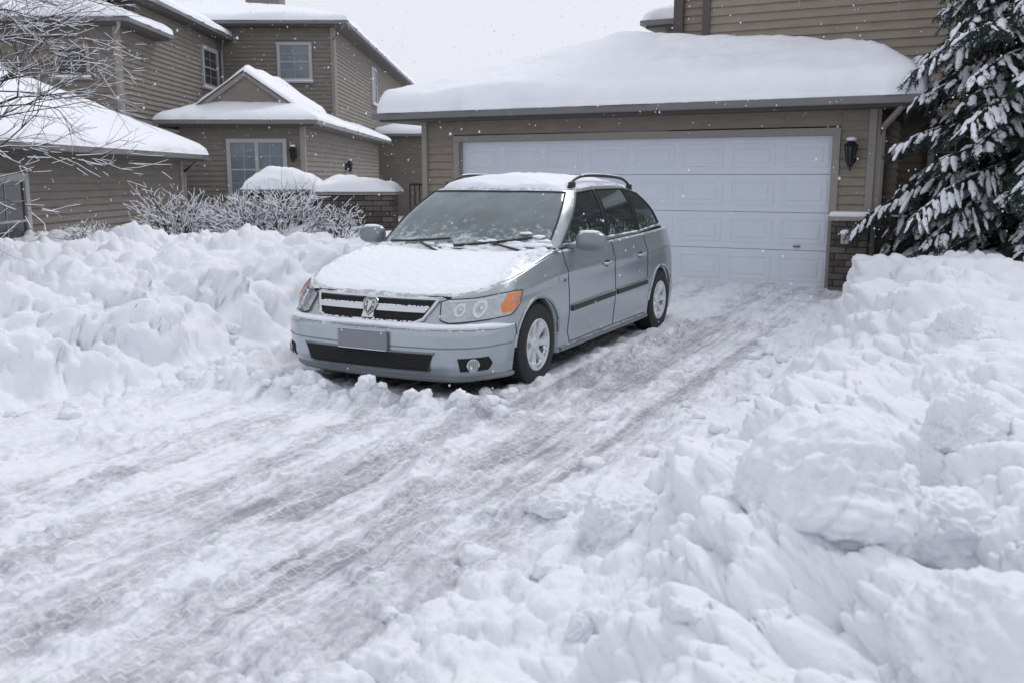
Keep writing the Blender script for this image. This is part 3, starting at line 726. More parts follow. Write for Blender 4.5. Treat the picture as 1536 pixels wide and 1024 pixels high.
spruce(7.1,12.5,.1,9.5,2.5,3,'tall dark green spruce with snow laden drooping boughs')
spruce(-8.35,11.8,1.0,5.6,1.6,8,'dark snowy spruce rising beside the tan house',.7)
# ------------------------------------------------------------------ CAR
CC=-4.12; CAF=5.64
CX=CC*CA+CAF*SA; CY=-CC*SA+CAF*CA
CAR=empty('parked_car',(CX,CY,.005),-R27,'silver blue station wagon parked on the driveway, dusted with snow','car')
CAR.scale=(1.06,1.01,.995)
KB=np.array([(0,0),(.35,.012),(.63,.065),(.81,.19),(.895,.38),(.935,.62),(.95,1.4),(.95,2.4),(.95,3.4),(.935,4.25),(.87,4.58),(.60,4.74),(0,4.78)])
KT=np.array([(0,.17,.765),(.35,.185,.768),(.60,.25,.78),(.75,.38,.812),(.825,.56,.86),(.86,.78,.905),(.885,1.4,1.02),(.902,2.4,1.05),(.902,3.4,1.068),(.885,4.2,1.085),(.80,4.5,1.085),(.55,4.63,1.08),(0,4.67,1.08)])
def cr(K,q):
    n=len(K); i=int(min(max(math.floor(q),0),n-2)); t=q-i
    fl=np.ones(K.shape[1]); fl[0]=-1
    p0=K[i-1] if i>0 else K[1]*fl; p1=K[i]; p2=K[i+1]; p3=K[i+2] if i+2<n else K[n-2]*fl
    return .5*((2*p1)+(-p0+p2)*t+(2*p0-5*p1+4*p2-p3)*t*t+(-p0+3*p1-3*p2+p3)*t**3)
def outline(q):
    p=cr(KB,q); e=.01; d=cr(KB,min(q+e,12))-cr(KB,max(q-e,0)); d/=np.linalg.norm(d)+1e-9
    return p,np.array([d[1],-d[0]])
def sm(x,a,b_):
    t=min(max((x-a)/(b_-a),0),1); return t*t*(3-2*t)
def body_pt(q,z):
    p,n=outline(q); T=cr(KT,q); ff=1-sm(q,3.2,4.6); rf=sm(q,9.3,10.3)
    sd=sm(q,4.4,5.4)*(1-sm(q,9,9.8))
    lv=[(.10,.10*ff+.05),(.17,.05*ff+.03),(.27,.010+.012*sd),(.40,.012*sd),(.515,.0),(.54,.012*ff),(.56,.055*ff+.05*rf),(.60,.072*ff+.06*rf)]
    if z<=.60:
        zs=[a for a,_ in lv]; off=np.interp(z,zs,[b_ for _,b_ in lv])
        xy=p-n*off
    else:
        xy0=p-n*lv[-1][1]; t=(z-.60)/max(T[2]-.60,.01); t=min(t,1.05); e=t**(1.15 if ff>.5 else 1.15+1.0*(1-ff))
        xy=xy0*(1-e)+T[:2]*e
        if sd>0: xy=xy+n*.012*sd*math.exp(-((t-.62)/.10)**2)
    return Vector((xy[0],xy[1],z)),n
WY=(.95,3.98); WR=.335; AR=.388
def zbot(q):
    p,_=outline(q); y=p[1]; zb=.15+.05*sm(q,3,5)
    if q>4 and q<10:
        for w in WY:
            d=abs(y-w)
            if d<AR: zb=max(zb,WR+math.sqrt(AR*AR-d*d)*.97)
    return zb
cnt=[10,9,9,10,26,60,66,66,60,14,10,10]
qs=[]
for i,n in enumerate(cnt): qs+=[i+k/n for k in range(n)]
qs.append(12.0); nq=len(qs)
cols=[(q,1) for q in qs]+[(q,-1) for q in qs[-2:0:-1]]
NR=46; bv=[];nrow=NR+3
for q,s in cols:
    zb=zbot(q); zt=cr(KT,q)[2]; p0,n=body_pt(q,zb); 
    row=[Vector((p0.x-n[0]*.09,p0.y-n[1]*.09,zb+.0))]
    for k in range(NR): row.append(body_pt(q,zb+(zt-zb)*k/(NR-1))[0])
    t=row[-1]; ins=.05+.03*sm(q,5.5,7); hoodish=1-sm(q,5.5,6.2)
    row.append(Vector((t.x-n[0]*ins*.5,t.y-n[1]*ins*.5,t.z+.006-.012*hoodish))); row.append(Vector((t.x-n[0]*ins,t.y-n[1]*ins,t.z+.006-.03*hoodish)))
    for p in row: bv.append((p.x*s,p.y,p.z))
bf=[];reg=[];nc=len(cols)
for i in range(nc):
    j=(i+1)%nc; q=(cols[i][0]+cols[j][0])/2 if j else cols[i][0]; y=outline(q)[0][1]; s=cols[i][1]
    for k in range(nrow-1):
        bf.append((i*nrow+k,j*nrow+k,j*nrow+k+1,i*nrow+k+1))
        r=0
        if 5<q<9 and k>=5:
            if 1.52<y<2.60: r=1
            elif 2.60<=y<3.52: r=2
        reg.append(r*s)
bv=np.array(bv)
def sub(name,codes,par):
    ff=[bf[i] for i in range(len(bf)) if reg[i] in codes]
    return np_mesh(name,bv,np.array(ff),M['paint'],parent=par)
body=sub('body',(0,),CAR)
doors={}
for cde in (1,2,-1,-2): doors[cde]=sub('door',(cde,),CAR)
def hoodpt(t,w,off=0):
    q=6.05*t; E_=cr(KT,q) 
    KI=np.array([(0,1.20,1.025),(.25,1.21,1.026),(.45,1.25,1.03),(.62,1.31,1.04),(.72,1.38,1.045),(.77,1.44,1.05),(.80,1.50,1.05)])
    I_=cr(KI,min(q/6.05*6,6)); p=E_*(1-w)+I_*w
    cr_=.045*math.sin(math.pi*min(w,1))*(1-.5*t) + .024*math.exp(-((t-.62)/.07)**2)*math.sin(math.pi*w)
    lip=-.02*(1-min(w/.06,1))**2
    return Vector((p[0],p[1],p[2]+cr_+lip+off))
vv=[];ff=[];nt_,nw=44,30
for s in (1,-1):
    b0=len(vv)
    for i in range(nt_+1):
        for j in range(nw+1):
            p=hoodpt(i/nt_,j/nw); vv.append((p.x*s,p.y,p.z))
    for i in range(nt_):
        for j in range(nw):
            k=b0+i*(nw+1)+j; f=(k,k+nw+1,k+nw+2,k+1); ff.append(f if s>0 else f[::-1])
me_h=mesh_obj('hood',vv,ff,M['paint'],CAR,True)
bm=bmesh.new(); bm.from_mesh(me_h.data); bmesh.ops.remove_doubles(bm,verts=bm.verts,dist=.0005); bmesh.ops.recalc_face_normals(bm,faces=bm.faces); bm.to_mesh(me_h.data); bm.free()
vv=[];ff=[];nt_,nw=130,100
for s in (1,-1):
    b0=len(vv); cov=[]
    for i in range(nt_+1):
        for j in range(nw+1):
            t=i/nt_*.99; w=j/nw*.985
            p=hoodpt(t,w); a=np.array([p.x*s*5.0]);bq=np.array([p.y*5.0]); nn=float(fbm(a,bq,5,4)[0]); n2=float(fbm(a*6,bq*6,6,4)[0])
            lim=.82+.10*(nn-.5)*2+.22*(n2-.5)-.08*w; e=min(1,max(0,(lim-t)/.22))*min(1,max(0,(w-.012-.04*n2)/.07))
            th=.010*e+.007*(nn-.5)*2+.012*(n2-.42)-(1-e)*.010
            if e<=0: th=-.01
            q=hoodpt(t,w,th); vv.append((q.x*s,q.y,q.z)); cov.append(e>0)
    for i in range(nt_):
        for j in range(nw):
            k=i*(nw+1)+j; q=(k,k+nw+1,k+nw+2,k+1)
            if any(cov[u] for u in q): q=tuple(b0+u for u in q); ff.append(q if s>0 else q[::-1])
hs_=mesh_obj('hood_snow',vv,ff,M['snows'],me_h,True)
bm=bmesh.new(); bm.from_mesh(hs_.data); bmesh.ops.remove_doubles(bm,verts=bm.verts,dist=.0005); bm.to_mesh(hs_.data); bm.free()
GB=np.array([(0,1.20,1.02),(.40,1.235,1.025),(.68,1.35,1.04),(.775,1.46,1.05),(.835,1.60,1.055),(.868,2.52,1.07),(.868,2.60,1.07),(.865,3.40,1.08),(.862,3.48,1.082),(.835,4.20,1.12),(.77,4.50,1.09),(.5,4.61,1.08),(0,4.65,1.08)])
GT=np.array([(0,2.02,1.535),(.33,2.04,1.535),(.56,2.10,1.53),(.635,2.17,1.527),(.665,2.32,1.535),(.69,2.60,1.560),(.69,2.68,1.562),(.685,3.36,1.562),(.683,3.44,1.555),(.650,3.90,1.50),(.60,4.12,1.475),(.38,4.26,1.51),(0,4.30,1.52)])
segn=[12,10,6,5,24,4,24,4,20,8,8,10]
def lin(K,q):
    i=int(min(math.floor(q),len(K)-2)); t=q-i; return K[i]*(1-t)+K[i+1]*t
def ghpt(q,v,off=0):
    a=cr(GB,q)*.4+lin(GB,q)*.6; b_=cr(GT,q)*.4+lin(GT,q)*.6
    d=lin(GB,min(q+.01,12))-lin(GB,max(q-.01,0)); n=np.array([d[1],-d[0],0]); n/=np.linalg.norm(n)+1e-9
    p=a*(1-v)+b_*v
    bul=.035*math.sin(math.pi*v); nn=n*1.0; nn[2]=.5
    return Vector(p+nn*(bul+off))
vs_=[0,.03,.06]+list(np.linspace(.06,.93,14))[1:]+[.965,1.0]
qg=[]; 
for i,n in enumerate(segn): qg+=[i+k/n for k in range(n)]
qg.append(12.0)
cg=[(q,1) for q in qg]+[(q,-1) for q in qg[-2:0:-1]]
gv=np.array([[ (ghpt(q,v).x*s,ghpt(q,v).y,ghpt(q,v).z) for v in vs_] for q,s in cg]).reshape(-1,3)
nv=len(vs_); groups={}
for i in range(len(cg)):
    j=(i+1)%len(cg); q=(cg[i][0]+(cg[j][0] if j else 0))/2; s=cg[i][1] if i<len(qg)-1 else -1
    for k in range(nv-1):
        vm=(vs_[k]+vs_[k+1])/2; key='body'
        inn=.06<vm<.94
        if q<3 and .03<vm<.965: key='ws'
        elif inn and 4<q<5: key=('w1',s)
        elif inn and 6<q<7: key=('w2',s)
        elif inn and 8<q<9: key=('w3',s)
        elif inn and q>10.3: key='rw'
        elif inn and (5<=q<=6 or 7<=q<=8): key='blk'
        groups.setdefault(key,[]).append((i*nv+k,j*nv+k,j*nv+k+1,i*nv+k+1))
np_mesh('pillars',gv,np.array(groups['body']),M['paint'],parent=CAR)
split_loose(np_mesh('pillar_trim',gv,np.array(groups['blk']),M['plastic'],parent=CAR))
WS=np_mesh('windshield',gv,np.array(groups['ws']),M['glass'],parent=CAR)
np_mesh('rear_window',gv,np.array(groups['rw']),M['sglass'],parent=CAR)
for k in ('w1','w2','w3'):
    for s in (1,-1): np_mesh('side_window',gv,np.array(groups[(k,s)]),M['sglass'],parent=CAR)
for s in (1,-1):
    for (qa,qb) in ((4,5),(6,7),(8,9)):
        b=B()
        pth=[ghpt(qa+(qb-qa)*t,.06,.003) for t in np.linspace(0,1,14)]+[ghpt(qb,v,.003) for v in np.linspace(.1,.9,8)]+[ghpt(qb-(qb-qa)*t,.93,.003) for t in np.linspace(0,1,14)]+[ghpt(qa,v,.003) for v in np.linspace(.9,.1,8)]
        pth.append(pth[0]); b.tube([(p.x*s,p.y,p.z) for p in pth],.008,5); b.done('window_seal',M['plastic'],CAR)
b=B()
pth=[ghpt(q,.035,.003) for q in np.linspace(0,3,20)]+[ghpt(3,v,.003) for v in np.linspace(.1,.9,10)]+[ghpt(q,.965,.003) for q in np.linspace(3,0,20)]
full=[(p.x,p.y,p.z) for p in pth]+[(-p.x,p.y,p.z) for p in pth[-2::-1]]
b.tube(full,.009,5)
b.done('window_seal',M['plastic'],CAR)
def roofpt(q,w,off=0):
    e=cr(GT,q)*.4+lin(GT,q)*.6; sp=np.array([0,min(max(e[1],2.35),4.0),1.655])
    sy=(e[1]*(1-w)+sp[1]*w); z=e[2]+(1.655-.045*abs(sy-2.8)**2-e[2])*math.sin(w*math.pi/2)**.9
    return Vector((e[0]*(1-w),sy,z+off))
def roofmesh(name,mt,par,offf,nw=18):
    vv=[];ff=[]
    for (q,s) in cg:
        for k in range(nw+1):
            w=k/nw; o=offf(q,w,s); p=roofpt(q,w,o); vv.append((p.x*s,p.y,p.z))
    m=nw+1
    for i in range(len(cg)):
        j=(i+1)%len(cg)
        for k in range(nw): ff.append((i*m+k,j*m+k,j*m+k+1,i*m+k+1))
    return mesh_obj(name,vv,ff,mt,par,True)
RF=roofmesh('roof',M['paint'],CAR,lambda q,w,s:0)
def rs(q,w,s):
    p=roofpt(q,w); n1=float(fbm(np.array([p.x*s*6]),np.array([p.y*6]),3,4)[0])
    e=min(1,max(0,(w-.05-.10*(n1-.3))/.08)); return -.012+ (.012+.030+.040*(n1-.5))*math.sqrt(e)
roofmesh('roof_snow',M['snows'],RF,rs,40)
for s in (1,-1):
    b=B(); pts=[]
    for k in range(24):
        t=k/23; y=2.30+t*1.68; x=.622-.02*abs(t-.5)*2; z=1.565+.105*(1-abs(2*t-1)**6)-.045*t*t-.015*abs(2*t-1)**2
        pts.append((x*s,y,z))
    b.tube(pts,[.012+.006*(1-abs(2*k/23-1)) for k in range(24)],8); b.box((.615*s,2.36,1.58),(.03,.12,.05),bev=.01); b.box((.605*s,3.90,1.54),(.03,.12,.06),bev=.01)
    b.mi=1; b.tube([(x_,y_,z_+.013) for x_,y_,z_ in pts[4:-6]],.009,6)
    b.done('roof_rail',[M['plastic'],M['snows']],CAR,True)
b=B(); b.box((0,2.4,.30),(1.25,4.3,.16)); b.box((0,.72,.55),(1.18,1.0,.45)); b.box((0,2.9,.42),(1.62,2.0,.1)); b.done('underbody',M['dark'],CAR)
for s in (1,-1):
    for y in WY:
        b=B(); ring=[]
        for k in range(17):
            an=math.pi*k/16; ring.append((math.cos(an)*.40,math.sin(an)*.40))
        a_=[b.bm.verts.new((.50*s,y+p[0],WR+p[1])) for p in ring]; c__=[b.bm.verts.new((.875*s,y+p[0],WR+p[1])) for p in ring]
        for k in range(16): b.bm.faces.new((a_[k],a_[k+1],c__[k+1],c__[k]))
        b.bm.faces.new(a_)
        b.done('wheel_well',M['dark'],CAR)
for sx in (-.37,.37):
    b=B()
    b.box((sx,2.35,.62),(.50,.50,.20),bev=.05); b.box((sx,2.63,.98),(.48,.15,.66),bev=.06,rx=-.18); b.box((sx,2.70,1.38),(.26,.10,.17),bev=.04); b.box((sx,2.69,1.29),(.10,.04,.1)); b.done('seat',M['seat'],CAR,True)
    b=B(); b.box((sx,3.45,.98),(.48,.15,.6),bev=.06,rx=-.18); b.box((sx,3.52,1.32),(.24,.1,.15),bev=.04); b.done('seat',M['seat'],CAR,True)
b=B(); b.mi=0; b.box((0,1.62,.93),(1.5,.55,.20),bev=.06); b.box((0,1.45,.97),(1.4,.4,.08),bev=.03); b.box((0,3.0,.50),(1.55,3.0,.04)); b.box((0,4.3,.85),(1.4,.1,.5)); b.box((.37,1.75,1.05),(.36,.2,.08),bev=.03)
b.done('dashboard',[M['dash']],CAR,True)
b=B(); b.tube([(.37+.18*math.cos(t),1.98+.07*math.sin(t),1.08+.17*math.sin(t)) for t in np.linspace(0,6.283,24)],.015,6); b.done('steering_wheel',M['plastic'],CAR,True)
b=B(); b.box((0,2.13,1.45),(.22,.03,.065),bev=.015); b.done('rear_view_mirror',M['plastic'],CAR,True)
stab=[0]; qq=np.linspace(0,12,1201); pp=[outline(q)[0] for q in qq]
for i in range(1,len(qq)): stab.append(stab[-1]+float(np.linalg.norm(pp[i]-pp[i-1])))
stab=np.array(stab)
def q_of_s(s): return float(np.interp(abs(s),stab,qq))
def surf(s,z,off=0):
    q=q_of_s(s); p,n=body_pt(q,z); p2,_=body_pt(q,z+.01); sg=1 if s>=0 else -1
    tz=(p2-p); tz.normalize(); nn=Vector((n[0],n[1],0)); nn=(nn-tz*nn.dot(tz)).normalized()
    p=p+nn*off; return Vector((p.x*sg,p.y,p.z))
def patch(b,poly,off,th,res=.03):
    bm2=bmesh.new(); vs=[bm2.verts.new((p[0],p[1],0)) for p in poly]; bm2.faces.new(vs)
    xs=[p[0] for p in poly]; zs=[p[1] for p in poly]
    k=math.floor(min(xs)/res)+1
    while k*res<max(xs):
        bmesh.ops.bisect_plane(bm2,geom=bm2.verts[:]+bm2.edges[:]+bm2.faces[:],plane_co=(k*res,0,0),plane_no=(1,0,0)); k+=1
    k=math.floor(min(zs)/res)+1
    while k*res<max(zs):
        bmesh.ops.bisect_plane(bm2,geom=bm2.verts[:]+bm2.edges[:]+bm2.faces[:],plane_co=(0,k*res,0),plane_no=(0,1,0)); k+=1
    front={};back={}
    for v in bm2.verts:
        front[v]=b.bm.verts.new(surf(v.co.x,v.co.y,off+th)); back[v]=b.bm.verts.new(surf(v.co.x,v.co.y,off))
    for f in bm2.faces:
        g=b.bm.faces.new([front[v] for v in f.verts]); g.material_index=b.mi
    for e in bm2.edges:
        if len(e.link_faces)==1:
            v1,v2=e.verts; g=b.bm.faces.new((front[v1],front[v2],back[v2],back[v1])); g.material_index=b.mi
    bm2.free()
def circ(s,z,r,rz=None,n=20): return [(s+r*math.cos(2*math.pi*k/n),z+(rz or r)*math.sin(2*math.pi*k/n)) for k in range(n)]
def spath(b,pts,off,r,seg=6,n=8):
    out=[]
    for i in range(len(pts)-1):
        for k in range(n):
            t=k/n; out.append(surf(pts[i][0]*(1-t)+pts[i+1][0]*t,pts[i][1]*(1-t)+pts[i+1][1]*t,off))
    out.append(surf(pts[-1][0],pts[-1][1],off)); b.tube(out,r,seg)
b=B(); b.mi=0
patch(b,[(-.52,.742),(-.44,.615),(-.36,.582),(.36,.582),(.44,.615),(.52,.742)],.001,.004)
b.mi=1
spath(b,[(-.53,.748),(-.45,.612),(-.37,.577),(.37,.577),(.45,.612),(.53,.748)],.012,.014)
spath(b,[(-.53,.748),(.53,.748)],.010,.013)
b.mi=1
patch(b,[(-.480,.692),(-.452,.652),(.452,.652),(.480,.692)],.006,.018)
patch(b,[(-.034,.742),(-.05,.60),(.05,.60),(.034,.742)],.006,.022)
b.mi=3
for zz in (.602,.620,.638,.712,.728): spath(b,[(-.44-.25*(zz-.65)*1.5,zz),(-.05,zz)],.007,.0022,4); spath(b,[(.05,zz),(.44+.25*(zz-.65)*1.5,zz)],.007,.0022,4)
for k in range(-22,23):
    x=k*.0195
    if abs(x)>.05:
        spath(b,[(x,.60),(x,.652)],.007,.0018,4,2); spath(b,[(x,.692),(x,.738)],.007,.0018,4,2)
b.mi=4
for k in range(70):
    x=-.45+.9*k/69+random.uniform(-.01,.01)
    if random.random()<.75: p=surf(x,.695,.022); b.sph(p[:],random.uniform(.005,.011),(1.5,1,.6),1)
    if random.random()<.6 and abs(x)<.38: p=surf(x,.590,.022); b.sph(p[:],random.uniform(.005,.012),(1.5,1,.6),1)
GR=b.done('grille',[M['dark'],M['chrome'],M['paint'],M['plastic'],M['snows']],CAR,True)
b=B(); b.mi=0
patch(b,[(-.058,.712),(-.036,.732),(.036,.732),(.058,.712),(.048,.655),(.0,.612),(-.048,.655)],.026,.008,.02)
b.mi=1
for s in (1,-1): spath(b,[(s*.008,.664),(s*.013,.706),(s*.034,.714),(s*.043,.692),(s*.032,.670),(s*.022,.684)],.037,.0058,5,3)
patch(b,[(-.012,.706),(.012,.706),(.009,.650),(0,.632),(-.009,.650)],.034,.008,.02)
spath(b,[(-.058,.712),(-.036,.732),(.036,.732),(.058,.712),(.048,.655),(.0,.612),(-.048,.655),(-.058,.712)],.036,.0045,5,3)
b.done('emblem',[M['greyplastic'],M['chrome']],GR,True)
for s in (1,-1):
    b=B(); b.mi=0
    hl=[(.555*s,.735),(.60*s,.752),(.80*s,.762),(1.00*s,.782),(1.20*s,.80),(1.33*s,.795),(1.30*s,.70),(1.20*s,.640),(1.0*s,.612),(.66*s,.592),(.585*s,.61)]
    patch(b,hl,.001,.010,.03)
    b.mi=1; spath(b,hl+[hl[0]],.010,.005,5,6)
    LC=((.72,.680,.048),(.89,.692,.068))
    b.mi=2
    for (sx,z_,r) in LC: patch(b,circ(sx*s,z_,r),.011,.004,.03)
    b.mi=5
    for (sx,z_,r) in LC:
        spath(b,circ(sx*s,z_,r)+[circ(sx*s,z_,r)[0]],.013,.003,5,1)
        patch(b,circ(sx*s,z_,r*.55),.0155,.004,.03)
    b.mi=3
    for (sx,z_,r) in LC:
        patch(b,circ(sx*s,z_,r*.20),.020,.008,.03)
    b.mi=2
    patch(b,[(.60*s,.738),(1.04*s,.765),(1.04*s,.757),(.60*s,.728)],.0115,.004,.03)
    b.mi=5
    for k in range(14): spath(b,[((.60+.033*k)*s,.615+.001*k),((.595+.034*k)*s,.632+.001*k)],.012,.002,4,2)
    b.mi=4
    patch(b,[(1.135*s,.783),(1.20*s,.792),(1.305*s,.787),(1.28*s,.70),(1.20*s,.665),(1.10*s,.652),(1.085*s,.70)],.0115,.006,.03)
    b.mi=5
    for k in range(-3,4):
        x=1.20+.028*k; spath(b,[(x*s,.678),(x*s,.772)],.018,.0022,4,4)
    b.done('headlight',[M['lens'],M['plastic'],M['reflector'],M['chrome'],M['amber'],M['lens']],CAR,True)
b=B(); b.mi=0
patch(b,[(-.55,.372),(-.50,.245),(.50,.245),(.55,.372)],.001,.004); b.mi=1
for k in range(7): spath(b,[(-.53,.258+k*.017),(.53,.258+k*.017)],.006,.003,4,12)
for k in range(-26,27): spath(b,[(k*.02,.25),(k*.02,.368)],.006,.002,4,2)
b.mi=2; spath(b,[(-.56,.380),(.56,.380)],.004,.008,5,14); spath(b,[(-.51,.238),(.51,.238)],.004,.008,5,14)
b.done('lower_grille',[M['dark'],M['plastic'],M['greyplastic']],CAR,True)
b=B(); spath(b,[(-1.22,.425),(-.6,.418),(.6,.418),(1.22,.425)],.002,.0045,5,20); b.done('bumper_trim',[M['greyplastic']],CAR,True)
b=B(); spath(b,[(-1.25,.185),(1.25,.185)],.004,.02,5,30); b.done('bumper_trim',[M['greyplastic']],CAR,True)
b=B(); b.box((0,-.018,.455),(.42,.022,.15),bev=.008); b.mi=1
for (x,z) in ((-.17,.51),(.17,.51)): b.cyl((x,-.03,z),.008,.006,'Y',10)
b.box((0,-.031,.528),(.41,.004,.006)); b.box((0,-.031,.383),(.41,.004,.006))
b.done('license_plate',[M['plate'],M['chrome']],CAR)
for s in (1,-1):
    b=B(); b.mi=0; patch(b,[(.72*s,.345),(.96*s,.35),(1.00*s,.30),(.97*s,.25),(.74*s,.245)],.001,.004)
    b.mi=1; patch(b,circ(.83*s,.298,.040),.006,.012,.02); b.mi=2; spath(b,circ(.83*s,.298,.043)+[circ(.83*s,.298,.043)[0]],.015,.005,5,1)
    b.mi=0
    for k in range(-2,3): spath(b,[((.83+.013*k)*s,.27),((.83+.013*k)*s,.326)],.019,.0015,4,2)
    b.done('fog_light',[M['dark'],M['lens'],M['chrome']],CAR,True)
b=B(); pts=[];rad=[]
for k in range(130):
    s=-1.22+2.44*k/129; e=min(1,(1.22-abs(s))/.2)
    nn=float(fbm(np.array([s*7.0]),np.array([1.0]),4,4)[0]); pts.append(surf(s,.563,.012)); rad.append(max(.004,e*(.018+.030*nn)))
b.tube(pts,rad,10,.75); b.done('bumper_snow',M['snows'],CAR,True)
def sy(y): return float(np.interp(y,[p[1] for p in pp],stab))
for s in (1,-1):
    for pts_,n_ in (([(s*sy(1.58),.262),(s*sy(1.52),.34),(s*sy(1.52),.7),(s*sy(1.52),1.045)],8),([(s*sy(2.60),.262),(s*sy(2.60),1.045)],14),
                 ([(s*sy(1.56),.262),(s*sy(2.62),.262),(s*sy(3.50),.262)],30),([(s*sy(3.50),1.06),(s*sy(3.54),.80),(s*sy(3.50),.62)],8),
                 ([(s*sy(.56),.56),(s*sy(.60),.42)],6),([(s*sy(4.3),.60),(s*sy(4.36),.56),(s*sy(4.36),.25)],6)):
        b=B(); spath(b,pts_,.0004,.0038,4,n_); b.done('panel_gap',M['dark'],CAR,True)
    for pts_ in ([(1.56,.525),(2.56,.545),(2.56,.590),(1.56,.570)],[(2.64,.547),(3.50,.562),(3.50,.604),(2.64,.592)]):
        b=B(); patch(b,[(s*sy(y),z) for y,z in pts_],.001,.014,.06)
        b.mi=1; spath(b,[(s*sy(pts_[3][0]),pts_[3][1]+.006),(s*sy(pts_[2][0]),pts_[2][1]+.006)],.016,.005,4,8)
        b.done('side_moulding',[M['plastic'],M['chrome']],CAR,True)
    b=B(); spath(b,[(s*sy(1.38),.225),(s*sy(3.56),.225)],.004,.022,6,30); b.done('sill',M['greyplastic'],CAR,True)
    for y,dk in ((2.40,1),(3.30,2)):
        b=B(); z=.865 if dk==1 else .875
        b.mi=1; patch(b,circ(s*sy(y-.01),z,.07,.03),.0005,.001,.03); b.mi=0
        b.tube([surf(s*sy(y-.10),z,.004),surf(s*sy(y-.085),z,.03),surf(s*sy(y+.06),z+.003,.032),surf(s*sy(y+.085),z+.003,.004)],[.012,.014,.014,.012],8)
        b.done('handle',[M['paint'],M['plastic']],doors[dk*s],True)
    b=B(); b.mi=0; patch(b,circ(s*sy(1.44),.80,.022),.001,.006,.02); b.mi=1; patch(b,circ(s*sy(1.44),.80,.014),.007,.003,.02); b.done('badge',[M['chrome'],M['plastic']],CAR,True)
    for w in WY:
        b=B(); pts=[]
        for k in range(25):
            an=math.pi*(.03+.94*k/24); y=w-AR*math.cos(an); z=WR+AR*math.sin(an)*.97
            pts.append(surf(s*sy(y),z+.006,.001))
        b.tube(pts,.013,6); b.done('arch_lip',M['paint'],CAR,True)
for s in (1,-1):
    b=B(); b.mi=0
    vs=b.sph((0,0,0),1,(1,1,1),4)
    for v in vs:
        x,y,z=v.co; pw=lambda t,e: math.copysign(abs(t)**e,t)
        v.co=Vector((1.06*s+pw(x,.72)*.130,1.71+(pw(y,.8)*.085 if y<0 else pw(y,.5)*.045),1.112+pw(z,.75)*.086*(1-.12*x*s)))
    b.box((.90*s,1.73,1.065),(.18,.06,.05),bev=.015)
    b.mi=1; b.box((1.06*s,1.758,1.11),(.19,.008,.11),bev=.003)
    b.mi=2; b.sph((1.05*s,1.69,1.190),.07,(1.25,.6,.24),3)
    b.done('side_mirror',[M['mirror'],M['reflector'],M['snows']],CAR,True)
def wp(x,v,o):
    qv=np.interp(abs(x),[0,.4,.68,.775],[0,1,2,3]); p=ghpt(float(qv),v,o); return Vector((p.x*(1 if x>=0 else -1),p.y,p.z))
for (x0,x1) in ((.05,.66),(-.62,-.02)):
    b=B()
    pts=[wp(x0+(x1-x0)*t,.07+.10*t,.022) for t in np.linspace(0,1,9)][::-1 if x0<0 else 1]
    b.tube(pts,.011,5); b.tube([wp(x1-.02,-.03,.03),wp((x0+x1)/2+.1,.06,.042),wp((x0+x1)/2,.12,.032)],.010,5); b.done('wiper',M['plastic'],CAR,True)
b=B(); rr_=random.Random(9)
for k in range(300):
    x=rr_.uniform(-.72,.76); v=abs(rr_.gauss(0,.05)); 
    if x>.25: v*=2.2
    if rr_.random()<.2 and x<.2: continue
    p=wp(x,min(v,.28)-.02,-.006); r=rr_.uniform(.018,.046)
    b.sph(p[:],r,(1.7,1.1,.40),2)
for v in b.bm.verts:
    n=float(fbm(np.array([v.co.x*25]),np.array([v.co.y*25+v.co.z*20]),8,3)[0])-.5; v.co.z+=n*.02
b.done('cowl_snow',M['snows'],CAR,True)
for s in (1,-1):
  for q0,q1 in ((4.0,5.0),(6.0,7),(8.0,9.)):
    b=B(); pts=[];rad=[]
    for k in range(50):
        q=q0+(q1-q0)*k/49; n=float(fbm(np.array([q*9.0]),np.array([s*2.0]),3,4)[0]); p=ghpt(q,.045,.008); pts.append((p.x*s,p.y,p.z)); rad.append(max(.002,.024*(n-.22)))
    b.tube(pts,rad,6,.8); b.done('window_ledge_snow',M['snows'],CAR,True)
